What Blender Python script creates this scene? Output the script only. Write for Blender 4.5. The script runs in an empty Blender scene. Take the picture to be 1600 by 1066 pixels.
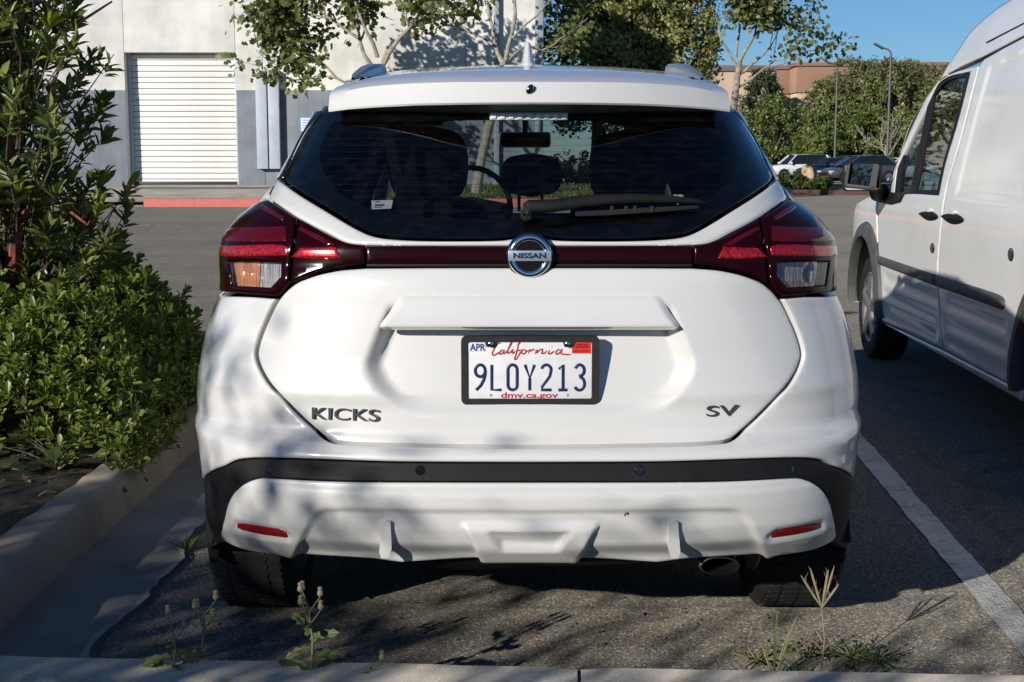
import bpy, bmesh, math, random
import numpy as np
from mathutils import Vector, Matrix
from mathutils.geometry import delaunay_2d_cdt

random.seed(7)
RNG = np.random.default_rng(11)
SC = bpy.context.scene
COL = SC.collection
R = math.radians

# ------------------------------------------------------------------ camera, world, sun, exposure
FPX, CAMH, CX, CY = 2100.0, 1.28, 800.0, 533.0     # focal length in photo pixels, eye height
PITCH = math.atan(283.0 / FPX)
cd = bpy.data.cameras.new('camera')
cam = bpy.data.objects.new('camera', cd)
COL.objects.link(cam)
cam.location = (0, 0, CAMH)
cam.rotation_euler = (math.pi / 2 - PITCH, 0, 0)
cd.sensor_width = 36.0
cd.lens = FPX / 1600 * 36.0
cd.clip_start = 0.05
cd.clip_end = 3000
SC.camera = cam

LDIR = Vector((1.85, 2.28, -1.0)).normalized()      # the way the sunlight travels
SUN_EL = math.asin(-LDIR.z)
SUN_AZ = math.atan2(-LDIR.x, -LDIR.y)
world = bpy.data.worlds.new('World')
SC.world = world
world.use_nodes = True
wn = world.node_tree
sky = wn.nodes.new('ShaderNodeTexSky')
sky.sky_type = 'NISHITA'
sky.sun_disc = False
sky.sun_elevation = SUN_EL
sky.sun_rotation = SUN_AZ
sky.air_density = 1.0
sky.dust_density = 0.15
sky.ozone_density = 8.0
wn.links.new(sky.outputs[0], wn.nodes['Background'].inputs[0])
wn.nodes['Background'].inputs[1].default_value = 0.092

sd = bpy.data.lights.new('sun', 'SUN')
sun = bpy.data.objects.new('sun', sd)
COL.objects.link(sun)
sd.energy = 5.0
sd.angle = R(0.53)
sd.color = (1.0, 0.945, 0.865)
sun.rotation_euler = LDIR.to_track_quat('-Z', 'Y').to_euler()
sun.location = (-12, -20, 12)

SC.view_settings.view_transform = 'Standard'
SC.view_settings.look = 'None'
SC.view_settings.exposure = 0.0
SC.view_settings.gamma = 1.0
SC.view_settings.use_curve_mapping = False
SC.render.engine = 'CYCLES'
SC.cycles.max_bounces = 10
SC.cycles.transparent_max_bounces = 16
SC.cycles.diffuse_bounces = 3
SC.cycles.caustics_reflective = False
SC.cycles.caustics_refractive = False
SC.cycles.use_denoising = True

# ------------------------------------------------------------------ measuring helpers
SP, CP = math.sin(PITCH), math.cos(PITCH)


def ray(px, py):
    a = (px - CX) / FPX
    b = (CY - py) / FPX
    return np.array([a, b * SP + CP, b * CP - SP])


def at(px, py, Y):
    """world point seen at photo pixel (px, py) at distance Y"""
    d = ray(px, py)
    t = Y / d[1]
    return Vector((d[0] * t, Y, CAMH + d[2] * t))


def atz(px, py, z):
    d = ray(px, py)
    t = (z - CAMH) / d[2]
    return Vector((d[0] * t, d[1] * t, z))


def proj(P):
    P = np.asarray(P, float)
    x, y, z = P[..., 0], P[..., 1], P[..., 2] - CAMH
    zc = y * CP - z * SP
    yc = y * SP + z * CP
    return CX + FPX * x / zc, CY - FPX * yc / zc


# ------------------------------------------------------------------ materials
MATS = {}


def _nt(name):
    m = bpy.data.materials.new(name)
    m.use_nodes = True
    nt = m.node_tree
    b = nt.nodes['Principled BSDF']
    return m, nt, b


def N(nt, kind, **kw):
    n = nt.nodes.new(kind)
    for k, v in kw.items():
        if k.startswith('i_'):
            key = k[2:]
            key = int(key) if key.isdigit() else key
            n.inputs[key].default_value = v
        else:
            setattr(n, k, v)
    return n


def ramp(nt, fac, stops):
    r = nt.nodes.new('ShaderNodeValToRGB')
    el = r.color_ramp.elements
    el[0].position, el[0].color = stops[0][0], (*stops[0][1], 1)
    el[1].position, el[1].color = stops[-1][0], (*stops[-1][1], 1)
    for p, c in stops[1:-1]:
        e = el.new(p)
        e.color = (*c, 1)
    nt.links.new(fac, r.inputs[0])
    return r.outputs[0]


def mixc(nt, fac, a, b, mode='MIX'):
    m = nt.nodes.new('ShaderNodeMix')
    m.data_type = 'RGBA'
    m.blend_type = mode
    for sock, v in ((m.inputs[0], fac), (m.inputs[6], a), (m.inputs[7], b)):
        if hasattr(v, 'is_output'):
            nt.links.new(v, sock)
        else:
            sock.default_value = v if not isinstance(v, tuple) or len(v) == 4 else (*v, 1)
    return m.outputs[2]


def coords(nt, scale=1.0, kind='Object'):
    tc = nt.nodes.new('ShaderNodeTexCoord')
    mp = nt.nodes.new('ShaderNodeMapping')
    s = scale if isinstance(scale, tuple) else (scale,) * 3
    mp.inputs['Scale'].default_value = s
    nt.links.new(tc.outputs[kind], mp.inputs[0])
    return mp.outputs[0]


def noise(nt, co, scale, detail=4, rough=0.55):
    n = N(nt, 'ShaderNodeTexNoise', i_Scale=scale, i_Detail=detail, i_Roughness=rough)
    nt.links.new(co, n.inputs['Vector'])
    return n.outputs[0]


def bump(nt, h, strength, dist, b):
    n = N(nt, 'ShaderNodeBump', i_Strength=strength, i_Distance=dist)
    nt.links.new(h, n.inputs['Height'])
    nt.links.new(n.outputs[0], b.inputs['Normal'])
    return n


def simple(name, col, rough=0.5, metal=0.0, coat=0.0, spec=0.5, var=0.0, vscale=8.0, bmp=0.0, bscale=60.0, bdist=0.002):
    if name in MATS:
        return MATS[name]
    m, nt, b = _nt(name)
    b.inputs['Base Color'].default_value = (*col, 1)
    b.inputs['Roughness'].default_value = rough
    b.inputs['Metallic'].default_value = metal
    b.inputs['Coat Weight'].default_value = coat
    b.inputs['Coat Roughness'].default_value = 0.04
    b.inputs['Specular IOR Level'].default_value = spec
    if var or bmp:
        co = coords(nt)
    if var:
        f = noise(nt, co, vscale, 6, 0.65)
        lo = tuple(c * (1 - var) for c in col)
        hi = tuple(min(1, c * (1 + var)) for c in col)
        nt.links.new(ramp(nt, f, [(0.3, lo), (0.7, hi)]), b.inputs['Base Color'])
        mr = N(nt, 'ShaderNodeMapRange', i_3=max(0.02, rough - 0.08), i_4=min(1, rough + 0.12))
        nt.links.new(f, mr.inputs[0])
        nt.links.new(mr.outputs[0], b.inputs['Roughness'])
    if bmp:
        bump(nt, noise(nt, co, bscale, 4), bmp, bdist, b)
    MATS[name] = m
    return m


def car_paint(name, col, dust=0.5, rough=0.32, coat=1.0):
    m, nt, b = _nt(name)
    co = coords(nt)
    v = N(nt, 'ShaderNodeTexVoronoi', i_Scale=95.0)
    nt.links.new(co, v.inputs['Vector'])
    spots = ramp(nt, v.outputs['Distance'], [(0.0, (1, 1, 1)), (0.06, (1, 1, 1)), (0.13, (0, 0, 0))])
    sel = N(nt, 'ShaderNodeMath', operation='GREATER_THAN', i_1=0.72)
    sep = N(nt, 'ShaderNodeSeparateColor')
    nt.links.new(v.outputs['Color'], sep.inputs[0])
    nt.links.new(sep.outputs[0], sel.inputs[0])
    mu = N(nt, 'ShaderNodeMath', operation='MULTIPLY')
    nt.links.new(spots, mu.inputs[0])
    nt.links.new(sel.outputs[0], mu.inputs[1])
    big = noise(nt, co, 2.2, 7, 0.7)
    fd = N(nt, 'ShaderNodeMapRange', i_1=0.42, i_2=0.78, i_3=0.0, i_4=dust)
    nt.links.new(big, fd.inputs[0])
    base = mixc(nt, fd.outputs[0], col, tuple(c * k for c, k in zip(col, (0.86, 0.84, 0.79))))
    m2 = N(nt, 'ShaderNodeMath', operation='MULTIPLY', i_1=0.55 * dust)
    nt.links.new(mu.outputs[0], m2.inputs[0])
    base = mixc(nt, m2.outputs[0], base, (0.30, 0.27, 0.23))
    nt.links.new(base, b.inputs['Base Color'])
    rr = N(nt, 'ShaderNodeMapRange', i_3=rough - 0.06, i_4=rough + 0.12)
    nt.links.new(noise(nt, co, 30, 5), rr.inputs[0])
    nt.links.new(rr.outputs[0], b.inputs['Roughness'])
    b.inputs['Coat Weight'].default_value = coat
    b.inputs['Coat Roughness'].default_value = 0.06
    bump(nt, noise(nt, co, 140, 2), 0.03, 0.001, b)
    MATS[name] = m
    return m


def glass(name, tint, ior=1.45, rough=0.0, dirt=0.0):
    m = bpy.data.materials.new(name)
    m.use_nodes = True
    nt = m.node_tree
    nt.nodes.clear()
    out = nt.nodes.new('ShaderNodeOutputMaterial')
    tr = N(nt, 'ShaderNodeBsdfTransparent', i_0=(*tint, 1))
    gl = N(nt, 'ShaderNodeBsdfGlossy', i_Roughness=rough)
    gl.inputs['Color'].default_value = (1, 1, 1, 1)
    fr = N(nt, 'ShaderNodeFresnel', i_IOR=ior)
    gg = nt.nodes.new('ShaderNodeNewGeometry')
    mr0 = N(nt, 'ShaderNodeMapRange', i_3=ior, i_4=1 / ior)      # the same reflection from either side of the sheet
    nt.links.new(gg.outputs['Backfacing'], mr0.inputs[0])
    nt.links.new(mr0.outputs[0], fr.inputs['IOR'])
    mx = nt.nodes.new('ShaderNodeMixShader')
    nt.links.new(fr.outputs[0], mx.inputs[0])
    nt.links.new(tr.outputs[0], mx.inputs[1])
    nt.links.new(gl.outputs[0], mx.inputs[2])
    last = mx.outputs[0]
    if dirt:
        df = N(nt, 'ShaderNodeBsdfDiffuse', i_0=(0.35, 0.33, 0.3, 1))
        f = noise(nt, coords(nt, (3, 3, 9)), 6, 7, 0.7)
        mr = N(nt, 'ShaderNodeMapRange', i_1=0.45, i_2=0.8, i_3=0.0, i_4=dirt)
        nt.links.new(f, mr.inputs[0])
        m3 = nt.nodes.new('ShaderNodeMixShader')
        nt.links.new(mr.outputs[0], m3.inputs[0])
        nt.links.new(last, m3.inputs[1])
        nt.links.new(df.outputs[0], m3.inputs[2])
        last = m3.outputs[0]
    nt.links.new(last, out.inputs[0])
    MATS[name] = m
    return m


def leafmat(name, cols, trans=0.25, rough=0.45, tcol=None):
    """cols: (dark, mid, light) leaf colours picked leaf by leaf"""
    m, nt, b = _nt(name)
    g = nt.nodes.new('ShaderNodeNewGeometry')
    oi = nt.nodes.new('ShaderNodeObjectInfo')
    ad = N(nt, 'ShaderNodeMath', operation='ADD')
    fr = N(nt, 'ShaderNodeMath', operation='FRACT')
    nt.links.new(g.outputs['Random Per Island'], ad.inputs[0])
    nt.links.new(oi.outputs['Random'], ad.inputs[1])
    nt.links.new(ad.outputs[0], fr.inputs[0])
    c = ramp(nt, fr.outputs[0], [(0.0, cols[0]), (0.55, cols[1]), (1.0, cols[2])])
    f = noise(nt, coords(nt), 40, 3)
    c = mixc(nt, 0.35, c, ramp(nt, f, [(0.3, cols[0]), (0.7, cols[2])]))
    nt.links.new(c, b.inputs['Base Color'])
    b.inputs['Roughness'].default_value = rough
    b.inputs['Specular IOR Level'].default_value = 0.4
    tr = nt.nodes.new('ShaderNodeBsdfTranslucent')
    tc = tcol or tuple(x * k for x, k in zip(cols[2], (1.2, 1.35, 0.6)))
    tr.inputs[0].default_value = (*tc, 1)
    mx = N(nt, 'ShaderNodeMixShader', i_0=trans)
    nt.links.new(b.outputs[0], mx.inputs[1])
    nt.links.new(tr.outputs[0], mx.inputs[2])
    nt.links.new(mx.outputs[0], nt.nodes['Material Output'].inputs[0])
    MATS[name] = m
    return m


# ------------------------------------------------------------------ object helpers
ORG = {}


def empty(name, loc, label=None, cat=None, group=None, rotz=0.0, kind=None):
    o = bpy.data.objects.new(name, None)
    COL.objects.link(o)
    o.empty_display_size = 0.1
    o.location = loc
    o.rotation_euler = (0, 0, rotz)
    ORG[o] = Vector(loc)
    tag(o, label, cat, group, kind)
    return o


def tag(o, label=None, cat=None, group=None, kind=None):
    for k, v in (('label', label), ('category', cat), ('group', group), ('kind', kind)):
        if v:
            o[k] = v
    return o


def org(parent):
    o = Vector((0, 0, 0))
    while parent is not None:
        o = o + ORG.get(parent, Vector((0, 0, 0)))
        parent = parent.parent
    return o


def link_mesh(name, me, mat=None, parent=None, smooth=True, sharp=None):
    if mat is not None:
        me.materials.append(mat)
    if smooth:
        me.polygons.foreach_set('use_smooth', np.ones(len(me.polygons), bool))
        if sharp:
            me.set_sharp_from_angle(angle=R(sharp))
    o = bpy.data.objects.new(name, me)
    COL.objects.link(o)
    if parent is not None:
        o.parent = parent
    return o


def mesh_obj(name, verts, faces, mat=None, parent=None, smooth=True, sharp=None, local=False):
    """verts in world coordinates unless local; the thing's own origin is taken off"""
    V = np.asarray(verts, float).reshape(-1, 3)
    if not local:
        V = V - np.array(org(parent))
    me = bpy.data.meshes.new(name)
    if isinstance(faces, np.ndarray):
        k = faces.shape[1]
        n = len(faces)
        me.vertices.add(len(V))
        me.vertices.foreach_set('co', V.ravel())
        me.loops.add(n * k)
        me.loops.foreach_set('vertex_index', faces.ravel().astype(np.int32))
        me.polygons.add(n)
        me.polygons.foreach_set('loop_start', np.arange(0, n * k, k, dtype=np.int32))
        me.update(calc_edges=True)
    else:
        me.from_pydata(V.tolist(), [], faces)
        me.update()
    return link_mesh(name, me, mat, parent, smooth, sharp)


class MB:
    """collects simple shapes and links them as ONE mesh"""

    def __init__(self):
        self.v, self.f = [], []

    def add(self, vs, fs):
        k = len(self.v)
        self.v += [tuple(p) for p in vs]
        self.f += [tuple(i + k for i in f) for f in fs]
        return self

    def box(self, c, s, rz=0.0, bev=0.0, M=None):
        bm = bmesh.new()
        bmesh.ops.create_cube(bm, size=1.0)
        bmesh.ops.scale(bm, vec=s, verts=bm.verts)
        if bev:
            bmesh.ops.bevel(bm, geom=bm.edges[:], offset=bev, segments=2, profile=0.6, affect='EDGES')
        mt = Matrix.Translation(c) @ (M if M is not None else Matrix.Rotation(rz, 4, 'Z'))
        bm.transform(mt)
        bm.verts.index_update()
        self.add([v.co[:] for v in bm.verts], [[v.index for v in f.verts] for f in bm.faces])
        bm.free()
        return self

    def tube(self, pts, rad, n=8, cap=True, flat=None):
        """pts: centre line, rad: number or list; flat=(vec, k) squashes the section along vec"""
        P = [Vector(p) for p in pts]
        if not hasattr(rad, '__len__'):
            rad = [rad] * len(P)
        up = Vector((0.13, 0.31, 0.94)).normalized()
        vs, k = [], len(P)
        prev = None
        for i, p in enumerate(P):
            t = (P[min(i + 1, k - 1)] - P[max(i - 1, 0)])
            t = t.normalized() if t.length > 1e-9 else Vector((0, 0, 1))
            a = (prev - t * prev.dot(t)) if prev is not None else up.cross(t)
            if a.length < 1e-4:
                a = Vector((1, 0, 0)).cross(t)
            a.normalize()
            prev = a
            b = t.cross(a)
            for j in range(n):
                w = 2 * math.pi * j / n
                off = (a * math.cos(w) + b * math.sin(w)) * rad[i]
                if flat:
                    fv, fk = flat
                    off = off - fv * (off.dot(fv) * (1 - fk))
                vs.append(p + off)
        fs = []
        for i in range(k - 1):
            for j in range(n):
                j2 = (j + 1) % n
                fs.append((i * n + j, i * n + j2, (i + 1) * n + j2, (i + 1) * n + j))
        if cap:
            fs.append(tuple(range(n - 1, -1, -1)))
            fs.append(tuple(range((k - 1) * n, k * n)))
        return self.add(vs, fs)

    def lathe(self, prof, c, axis='Z', n=24, M=None):
        """prof: (radius, height) list turned about an axis through c"""
        vs, fs = [], []
        for r, h in prof:
            for j in range(n):
                w = 2 * math.pi * j / n
                x, y = r * math.cos(w), r * math.sin(w)
                p = {'Z': (x, y, h), 'X': (h, x, y), 'Y': (x, h, y)}[axis]
                vs.append(Vector(p) + Vector(c))
        for i in range(len(prof) - 1):
            for j in range(n):
                j2 = (j + 1) % n
                fs.append((i * n + j, i * n + j2, (i + 1) * n + j2, (i + 1) * n + j))
        fs.append(tuple(range(n - 1, -1, -1)))
        fs.append(tuple(range((len(prof) - 1) * n, len(prof) * n)))
        return self.add(vs, fs)

    def grid(self, rows, closed=False):
        """rows of equally many points -> quads"""
        vs = [p for r in rows for p in r]
        m = len(rows[0])
        fs = []
        for i in range(len(rows) - 1):
            for j in range(m - (0 if closed else 1)):
                j2 = (j + 1) % m
                fs.append((i * m + j, i * m + j2, (i + 1) * m + j2, (i + 1) * m + j))
        return self.add(vs, fs)

    def prism(self, poly, d):
        """closed polygon (3D points) pushed along vector d"""
        n = len(poly)
        P = [Vector(p) for p in poly]
        Q = [p + Vector(d) for p in P]
        fs = [tuple(range(n - 1, -1, -1)), tuple(range(n, 2 * n))]
        fs += [(i, (i + 1) % n, n + (i + 1) % n, n + i) for i in range(n)]
        return self.add(P + Q, fs)

    def build(self, name, mat, parent=None, smooth=True, sharp=35, local=False, fix=True):
        o = mesh_obj(name, self.v, self.f, mat, parent, False, None, local)
        me = o.data
        if fix:
            bm = bmesh.new()
            bm.from_mesh(me)
            bmesh.ops.recalc_face_normals(bm, faces=bm.faces)
            bm.to_mesh(me)
            bm.free()
        if smooth:
            me.polygons.foreach_set('use_smooth', np.ones(len(me.polygons), bool))
            if sharp:
                me.set_sharp_from_angle(angle=R(sharp))
        return o


def share(o, parent=None, loc=None, rot=None, scale=None):
    c = o.copy()
    COL.objects.link(c)
    if parent is not None:
        c.parent = parent
    if loc is not None:
        c.location = loc
    if rot is not None:
        c.rotation_euler = rot
    if scale is not None:
        c.scale = scale
    return c


def streaks(name, stops, sx=330.0, sz=6.0):  # lamp reflections and ribs painted as streaks into the base colour
    m, nt, b = _nt(name)
    f = noise(nt, coords(nt, (sx, 10, sz)), 1.0, 3, .6)
    nt.links.new(ramp(nt, f, stops), b.inputs['Base Color'])
    b.inputs['Roughness'].default_value = .15
    b.inputs['Metallic'].default_value = .35
    b.inputs['Coat Weight'].default_value = .5
    MATS[name] = m
    return m


def text(name, body, size, loc, mat, parent, sx=1.0, extrude=0.0008, offset=0.0, rot=(math.pi / 2, 0, 0), spacing=1.0, shear=0.0):
    cu = bpy.data.curves.new(name, 'FONT')
    cu.body = body
    cu.size = size
    cu.align_x = 'CENTER'
    cu.align_y = 'CENTER'
    cu.extrude = extrude
    cu.offset = offset
    cu.space_character = spacing
    cu.shear = shear
    cu.resolution_u = 6
    cu.materials.append(mat)
    o = bpy.data.objects.new(name, cu)
    COL.objects.link(o)
    o.parent = parent
    o.location = Vector(loc) - org(parent)
    o.rotation_euler = rot
    o.scale = (sx, 1, 1)
    return to_mesh(o)


def to_mesh(o):
    """a text object turned into an ordinary mesh object"""
    bpy.context.view_layer.update()
    me = bpy.data.meshes.new_from_object(o.evaluated_get(bpy.context.evaluated_depsgraph_get()))
    c = bpy.data.objects.new('lettering', me)
    COL.objects.link(c)
    c.parent = o.parent
    c.matrix_basis = o.matrix_basis.copy()
    nm, cu = o.name, o.data
    bpy.data.objects.remove(o)
    bpy.data.curves.remove(cu)
    c.name = nm
    return c


# ---- outlines and surface panels
def catmull(pts, step):
    """open Catmull-Rom through pts, about one sample per step"""
    P = np.array(pts, float)
    if len(P) == 2:
        n = max(1, int(np.linalg.norm(P[1] - P[0]) / step))
        return [P[0] + (P[1] - P[0]) * i / n for i in range(n)]
    out = []
    for i in range(len(P) - 1):
        p0 = P[max(i - 1, 0)]
        p1, p2 = P[i], P[i + 1]
        p3 = P[min(i + 2, len(P) - 1)]
        n = max(1, int(np.linalg.norm(p2 - p1) / step))
        d = [max(1e-6, np.linalg.norm(q - p) ** 0.5) for p, q in ((p0, p1), (p1, p2), (p2, p3))]
        m1 = (p2 - p1) if i == 0 else ((p1 - p0) / d[0] - (p2 - p0) / (d[0] + d[1]) + (p2 - p1) / d[1]) * d[1]
        m2 = (p2 - p1) if i == len(P) - 2 else ((p2 - p1) / d[1] - (p3 - p1) / (d[1] + d[2]) + (p3 - p2) / d[2]) * d[1]
        for k in range(n):
            t = k / n
            out.append((2 * t ** 3 - 3 * t ** 2 + 1) * p1 + (t ** 3 - 2 * t ** 2 + t) * m1 + (-2 * t ** 3 + 3 * t ** 2) * p2 + (t ** 3 - t ** 2) * m2)
    return out


def path(pts, step, closed=False):
    """pts: (x, y) or (x, y, 'c') for a corner; smooth between corners"""
    if closed:
        pts = list(pts) + [pts[0][:2] + ('c',)]
    runs, cur = [], [pts[0][:2]]
    for p in pts[1:]:
        cur.append(p[:2])
        if len(p) > 2:
            runs.append(cur)
            cur = [p[:2]]
    if len(cur) > 1:
        runs.append(cur)
    out = []
    for r in runs:
        out += catmull(r, step)
    if not closed:
        out.append(np.array(pts[-1][:2], float))
    return np.array(out)


def area2(P):
    x, y = P[:, 0], P[:, 1]
    return float(np.sum(x * np.roll(y, -1) - np.roll(x, -1) * y))


def inset(P, d):
    E = np.roll(P, -1, 0) - P
    E /= np.maximum(np.linalg.norm(E, axis=1), 1e-9)[:, None]
    Nn = np.stack([-E[:, 1], E[:, 0]], 1)              # inward for CCW
    Np = np.roll(Nn, 1, 0)
    M = Nn + Np
    M /= np.maximum(np.linalg.norm(M, axis=1), 1e-6)[:, None]
    k = 1.0 / np.clip(np.sum(M * Nn, 1), 0.55, 1)
    return P + M * (d * k)[:, None]


def dpoly(Q, P):
    """distance of points Q to the closed outline P"""
    A, B = P, np.roll(P, -1, 0)
    D = B - A
    L2 = np.maximum(np.sum(D * D, 1), 1e-12)
    out = np.empty(len(Q))
    for s in range(0, len(Q), 3000):
        q = Q[s:s + 3000]
        w = q[:, None, :] - A[None]
        t = np.clip(np.sum(w * D[None], 2) / L2[None], 0, 1)
        r = w - t[..., None] * D[None]
        out[s:s + 3000] = np.sqrt(np.min(np.sum(r * r, 2), 1))
    return out


def inside(Q, P):
    x, y = Q[:, 0], Q[:, 1]
    r = np.zeros(len(Q), bool)
    X, Y = P[:, 0], P[:, 1]
    X2, Y2 = np.roll(X, -1), np.roll(Y, -1)
    for i in range(len(P)):
        c = (Y[i] > y) != (Y2[i] > y)
        if c.any():
            xi = X[i] + (y - Y[i]) * (X2[i] - X[i]) / ((Y2[i] - Y[i]) or 1e-12)
            r ^= c & (x < xi)
    return r


def sstep(x):
    x = np.clip(x, 0, 1)
    return x * x * (3 - 2 * x)


def resample(P, step):
    Q = []
    n = len(P)
    for i in range(n):
        a, b = P[i], P[(i + 1) % n]
        k = max(1, int(math.ceil(np.linalg.norm(b - a) / step)))
        for j in range(k):
            Q.append(a + (b - a) * j / k)
    return np.array(Q)


def panel(name, outline, fmap, mat, parent, gap=0.0015, r=0.004, grid=0.02, thick=0.02, off=0.0, disp=None, flip=False, holes=(), extra=None, smooth=True):
    """sheet-metal panel: closed outline in the (u, v) of surface fmap, rounded edges, turned-in rim"""
    P = np.asarray(outline, float)
    if area2(P) < 0:
        P = P[::-1]
    keep = np.linalg.norm(np.roll(P, -1, 0) - P, axis=1) > 2e-4
    P = P[keep]
    P = resample(P, max(0.006, grid))
    if gap:
        P = inset(P, gap)
    loops = [P]
    for h in holes:
        h = np.asarray(h, float)
        if area2(h) < 0:
            h = h[::-1]
        loops.append(resample(h, max(0.006, grid)))
    V, E = [], []
    rim = []
    for li, lp in enumerate(loops):
        s = 1 if li == 0 else -1
        for q in ((0, 0.35, 1.0) if r > 0 else (0,)):
            ring = inset(lp, s * q * r) if q else lp
            b0 = len(V)
            V += ring.tolist()
            n = len(ring)
            E += [(b0 + i, b0 + (i + 1) % n) for i in range(n)]
            if q == 0:
                rim.append((b0, n))
    lo, hi = P.min(0), P.max(0)
    gx, gy = np.meshgrid(np.arange(lo[0], hi[0], grid), np.arange(lo[1], hi[1], grid))
    gx = gx + (np.arange(gx.shape[0]) % 2)[:, None] * grid * 0.5
    G = np.stack([gx.ravel(), gy.ravel()], 1)
    G = G[inside(G, P)]
    if len(G):
        m = dpoly(G, P) > r + grid * 0.35
        for h in loops[1:]:
            m &= ~inside(G, h) & (dpoly(G, h) > r + grid * 0.35)
        G = G[m]
    V += G.tolist()
    if extra is not None:
        V += np.asarray(extra).tolist()
    res = delaunay_2d_cdt([Vector(v) for v in V], E, [], 0, 1e-6)
    W = np.array([v[:] for v in res[0]])
    T = np.array([f[:] for f in res[2]], int)
    orig = res[3]
    C = W[T].mean(1)
    ok = inside(C, loops[0])
    for h in loops[1:]:
        ok &= ~inside(C, h)
    T = T[ok]
    d = dpoly(W, loops[0])
    for h in loops[1:]:
        d = np.minimum(d, dpoly(W, h))
    S0, Nn = fmap(W)
    o = np.full(len(W), off, float)
    if r > 0:
        k = np.clip(1 - d / r, 0, 1)
        o -= r * (1 - np.sqrt(np.maximum(0, 1 - k * k)))
    if disp is not None:
        o += disp(W)
    V3 = S0 + Nn * o[:, None]
    # orient outwards
    a, b, c = V3[T[:, 0]], V3[T[:, 1]], V3[T[:, 2]]
    fn = np.cross(b - a, c - a)
    bad = np.sum(fn * Nn[T[:, 0]], 1) < 0
    T[bad] = T[bad][:, ::-1]
    verts = V3.tolist()
    faces = T.tolist()
    if thick:
        back = {}
        for i, oi in enumerate(orig):
            for q in oi:
                back[q] = i
        for (b0, n) in rim:
            ids = [back.get(b0 + i) for i in range(n)]
            ids = [i for i in ids if i is not None]
            k0 = len(verts)
            for i in ids:
                verts.append(V3[i].tolist())
            for i in ids:
                verts.append((V3[i] - Nn[i] * thick).tolist())
            n2 = len(ids)
            for i in range(n2):
                j = (i + 1) % n2
                faces.append((k0 + i, k0 + n2 + i, k0 + n2 + j, k0 + j))
    return mesh_obj(name, verts, faces, mat, parent, smooth)


# ---- foliage
LANCE = (np.array([(0, 0, 0), (.3, -.42, .05), (.3, .42, .05), (.3, 0, -.02), (.7, -.42, .03), (.7, .42, .03), (.7, 0, -.05), (1, 0, -.1)]),
         np.array([(0, 1, 3, 3), (0, 3, 2, 2), (1, 4, 6, 3), (3, 6, 5, 2), (4, 7, 6, 6), (6, 7, 5, 5)]))
OBOV = (np.array([(0, 0, 0), (.55, -.4, .04), (.55, .4, .04), (.55, 0, -.04), (.86, -.42, .0), (.86, .42, .0), (1, 0, -.1)]),
        np.array([(0, 1, 3, 3), (0, 3, 2, 2), (1, 4, 6, 3), (3, 6, 5, 2)]))
LOBED = (np.array([(0, 0, 0), (.25, -.5, .03), (.45, -.25, 0), (.7, -.45, -.05), (1, 0, -.12), (.7, .45, -.05), (.45, .25, 0), (.25, .5, .03)]),
         np.array([(0, 1, 2, 2), (0, 2, 4, 6), (2, 3, 4, 4), (6, 4, 5, 5), (0, 6, 7, 7)]))
RHOMB = (np.array([(0, 0, 0), (.5, -.5, .05), (1, 0, -.08), (.5, .5, .05)]), np.array([(0, 1, 2, 3)]))


def leaf_arrays(shape, pos, dr, nr, L, W):
    tv, tf = shape
    pos, dr, nr = (np.asarray(x, float) for x in (pos, dr, nr))
    dr = dr / np.maximum(np.linalg.norm(dr, axis=1), 1e-9)[:, None]
    sd_ = np.cross(nr, dr)
    sd_ /= np.maximum(np.linalg.norm(sd_, axis=1), 1e-9)[:, None]
    nr = np.cross(dr, sd_)
    L, W = np.asarray(L)[:, None, None], np.asarray(W)[:, None, None]
    V = pos[:, None, :] + tv[None, :, 0:1] * dr[:, None, :] * L + tv[None, :, 1:2] * sd_[:, None, :] * W + tv[None, :, 2:3] * nr[:, None, :] * L
    k = len(tv)
    F = tf[None] + (np.arange(len(pos)) * k)[:, None, None]
    return V.reshape(-1, 3), F.reshape(-1, 4)


def fix_tris(F):
    """rows may hold a doubled last index for a triangle -> list of faces"""
    tri = F[:, 2] == F[:, 3]
    return F[~tri], F[tri][:, :3]


def leaf_mesh(name, shape, pos, dr, nr, L, W, mat, parent, local=False):
    V, F = leaf_arrays(shape, pos, dr, nr, L, W)
    q, t = fix_tris(F)
    T = np.concatenate([t, q[:, [0, 1, 2]], q[:, [0, 2, 3]]]) if len(t) else None
    if T is None:
        return mesh_obj(name, V, q, mat, parent, False, None, local)
    return mesh_obj(name, V, T, mat, parent, False, None, local)


def single_leaf(name, shape, mat):
    """one leaf mesh of unit length and unit width, to be shared"""
    tv, tf = shape
    me = bpy.data.meshes.new(name)
    me.from_pydata(tv.tolist(), [], [tuple(dict.fromkeys(f.tolist())) for f in tf])
    me.materials.append(mat)
    return me


def place_leaf(me, name, parent, p, d, n, L, W):
    d = Vector(d).normalized()
    s = Vector(n).cross(d).normalized()
    u = d.cross(s)
    o = bpy.data.objects.new(name, me)
    COL.objects.link(o)
    o.parent = parent
    p = Vector(p) - org(parent)
    o.matrix_basis = Matrix(((d.x * L, s.x * W, u.x * L, p.x), (d.y * L, s.y * W, u.y * L, p.y), (d.z * L, s.z * W, u.z * L, p.z), (0, 0, 0, 1)))
    return o


def rdir(n, up=0.0):
    d = RNG.normal(size=(n, 3))
    d[:, 2] += up
    return d / np.linalg.norm(d, axis=1)[:, None]
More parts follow.
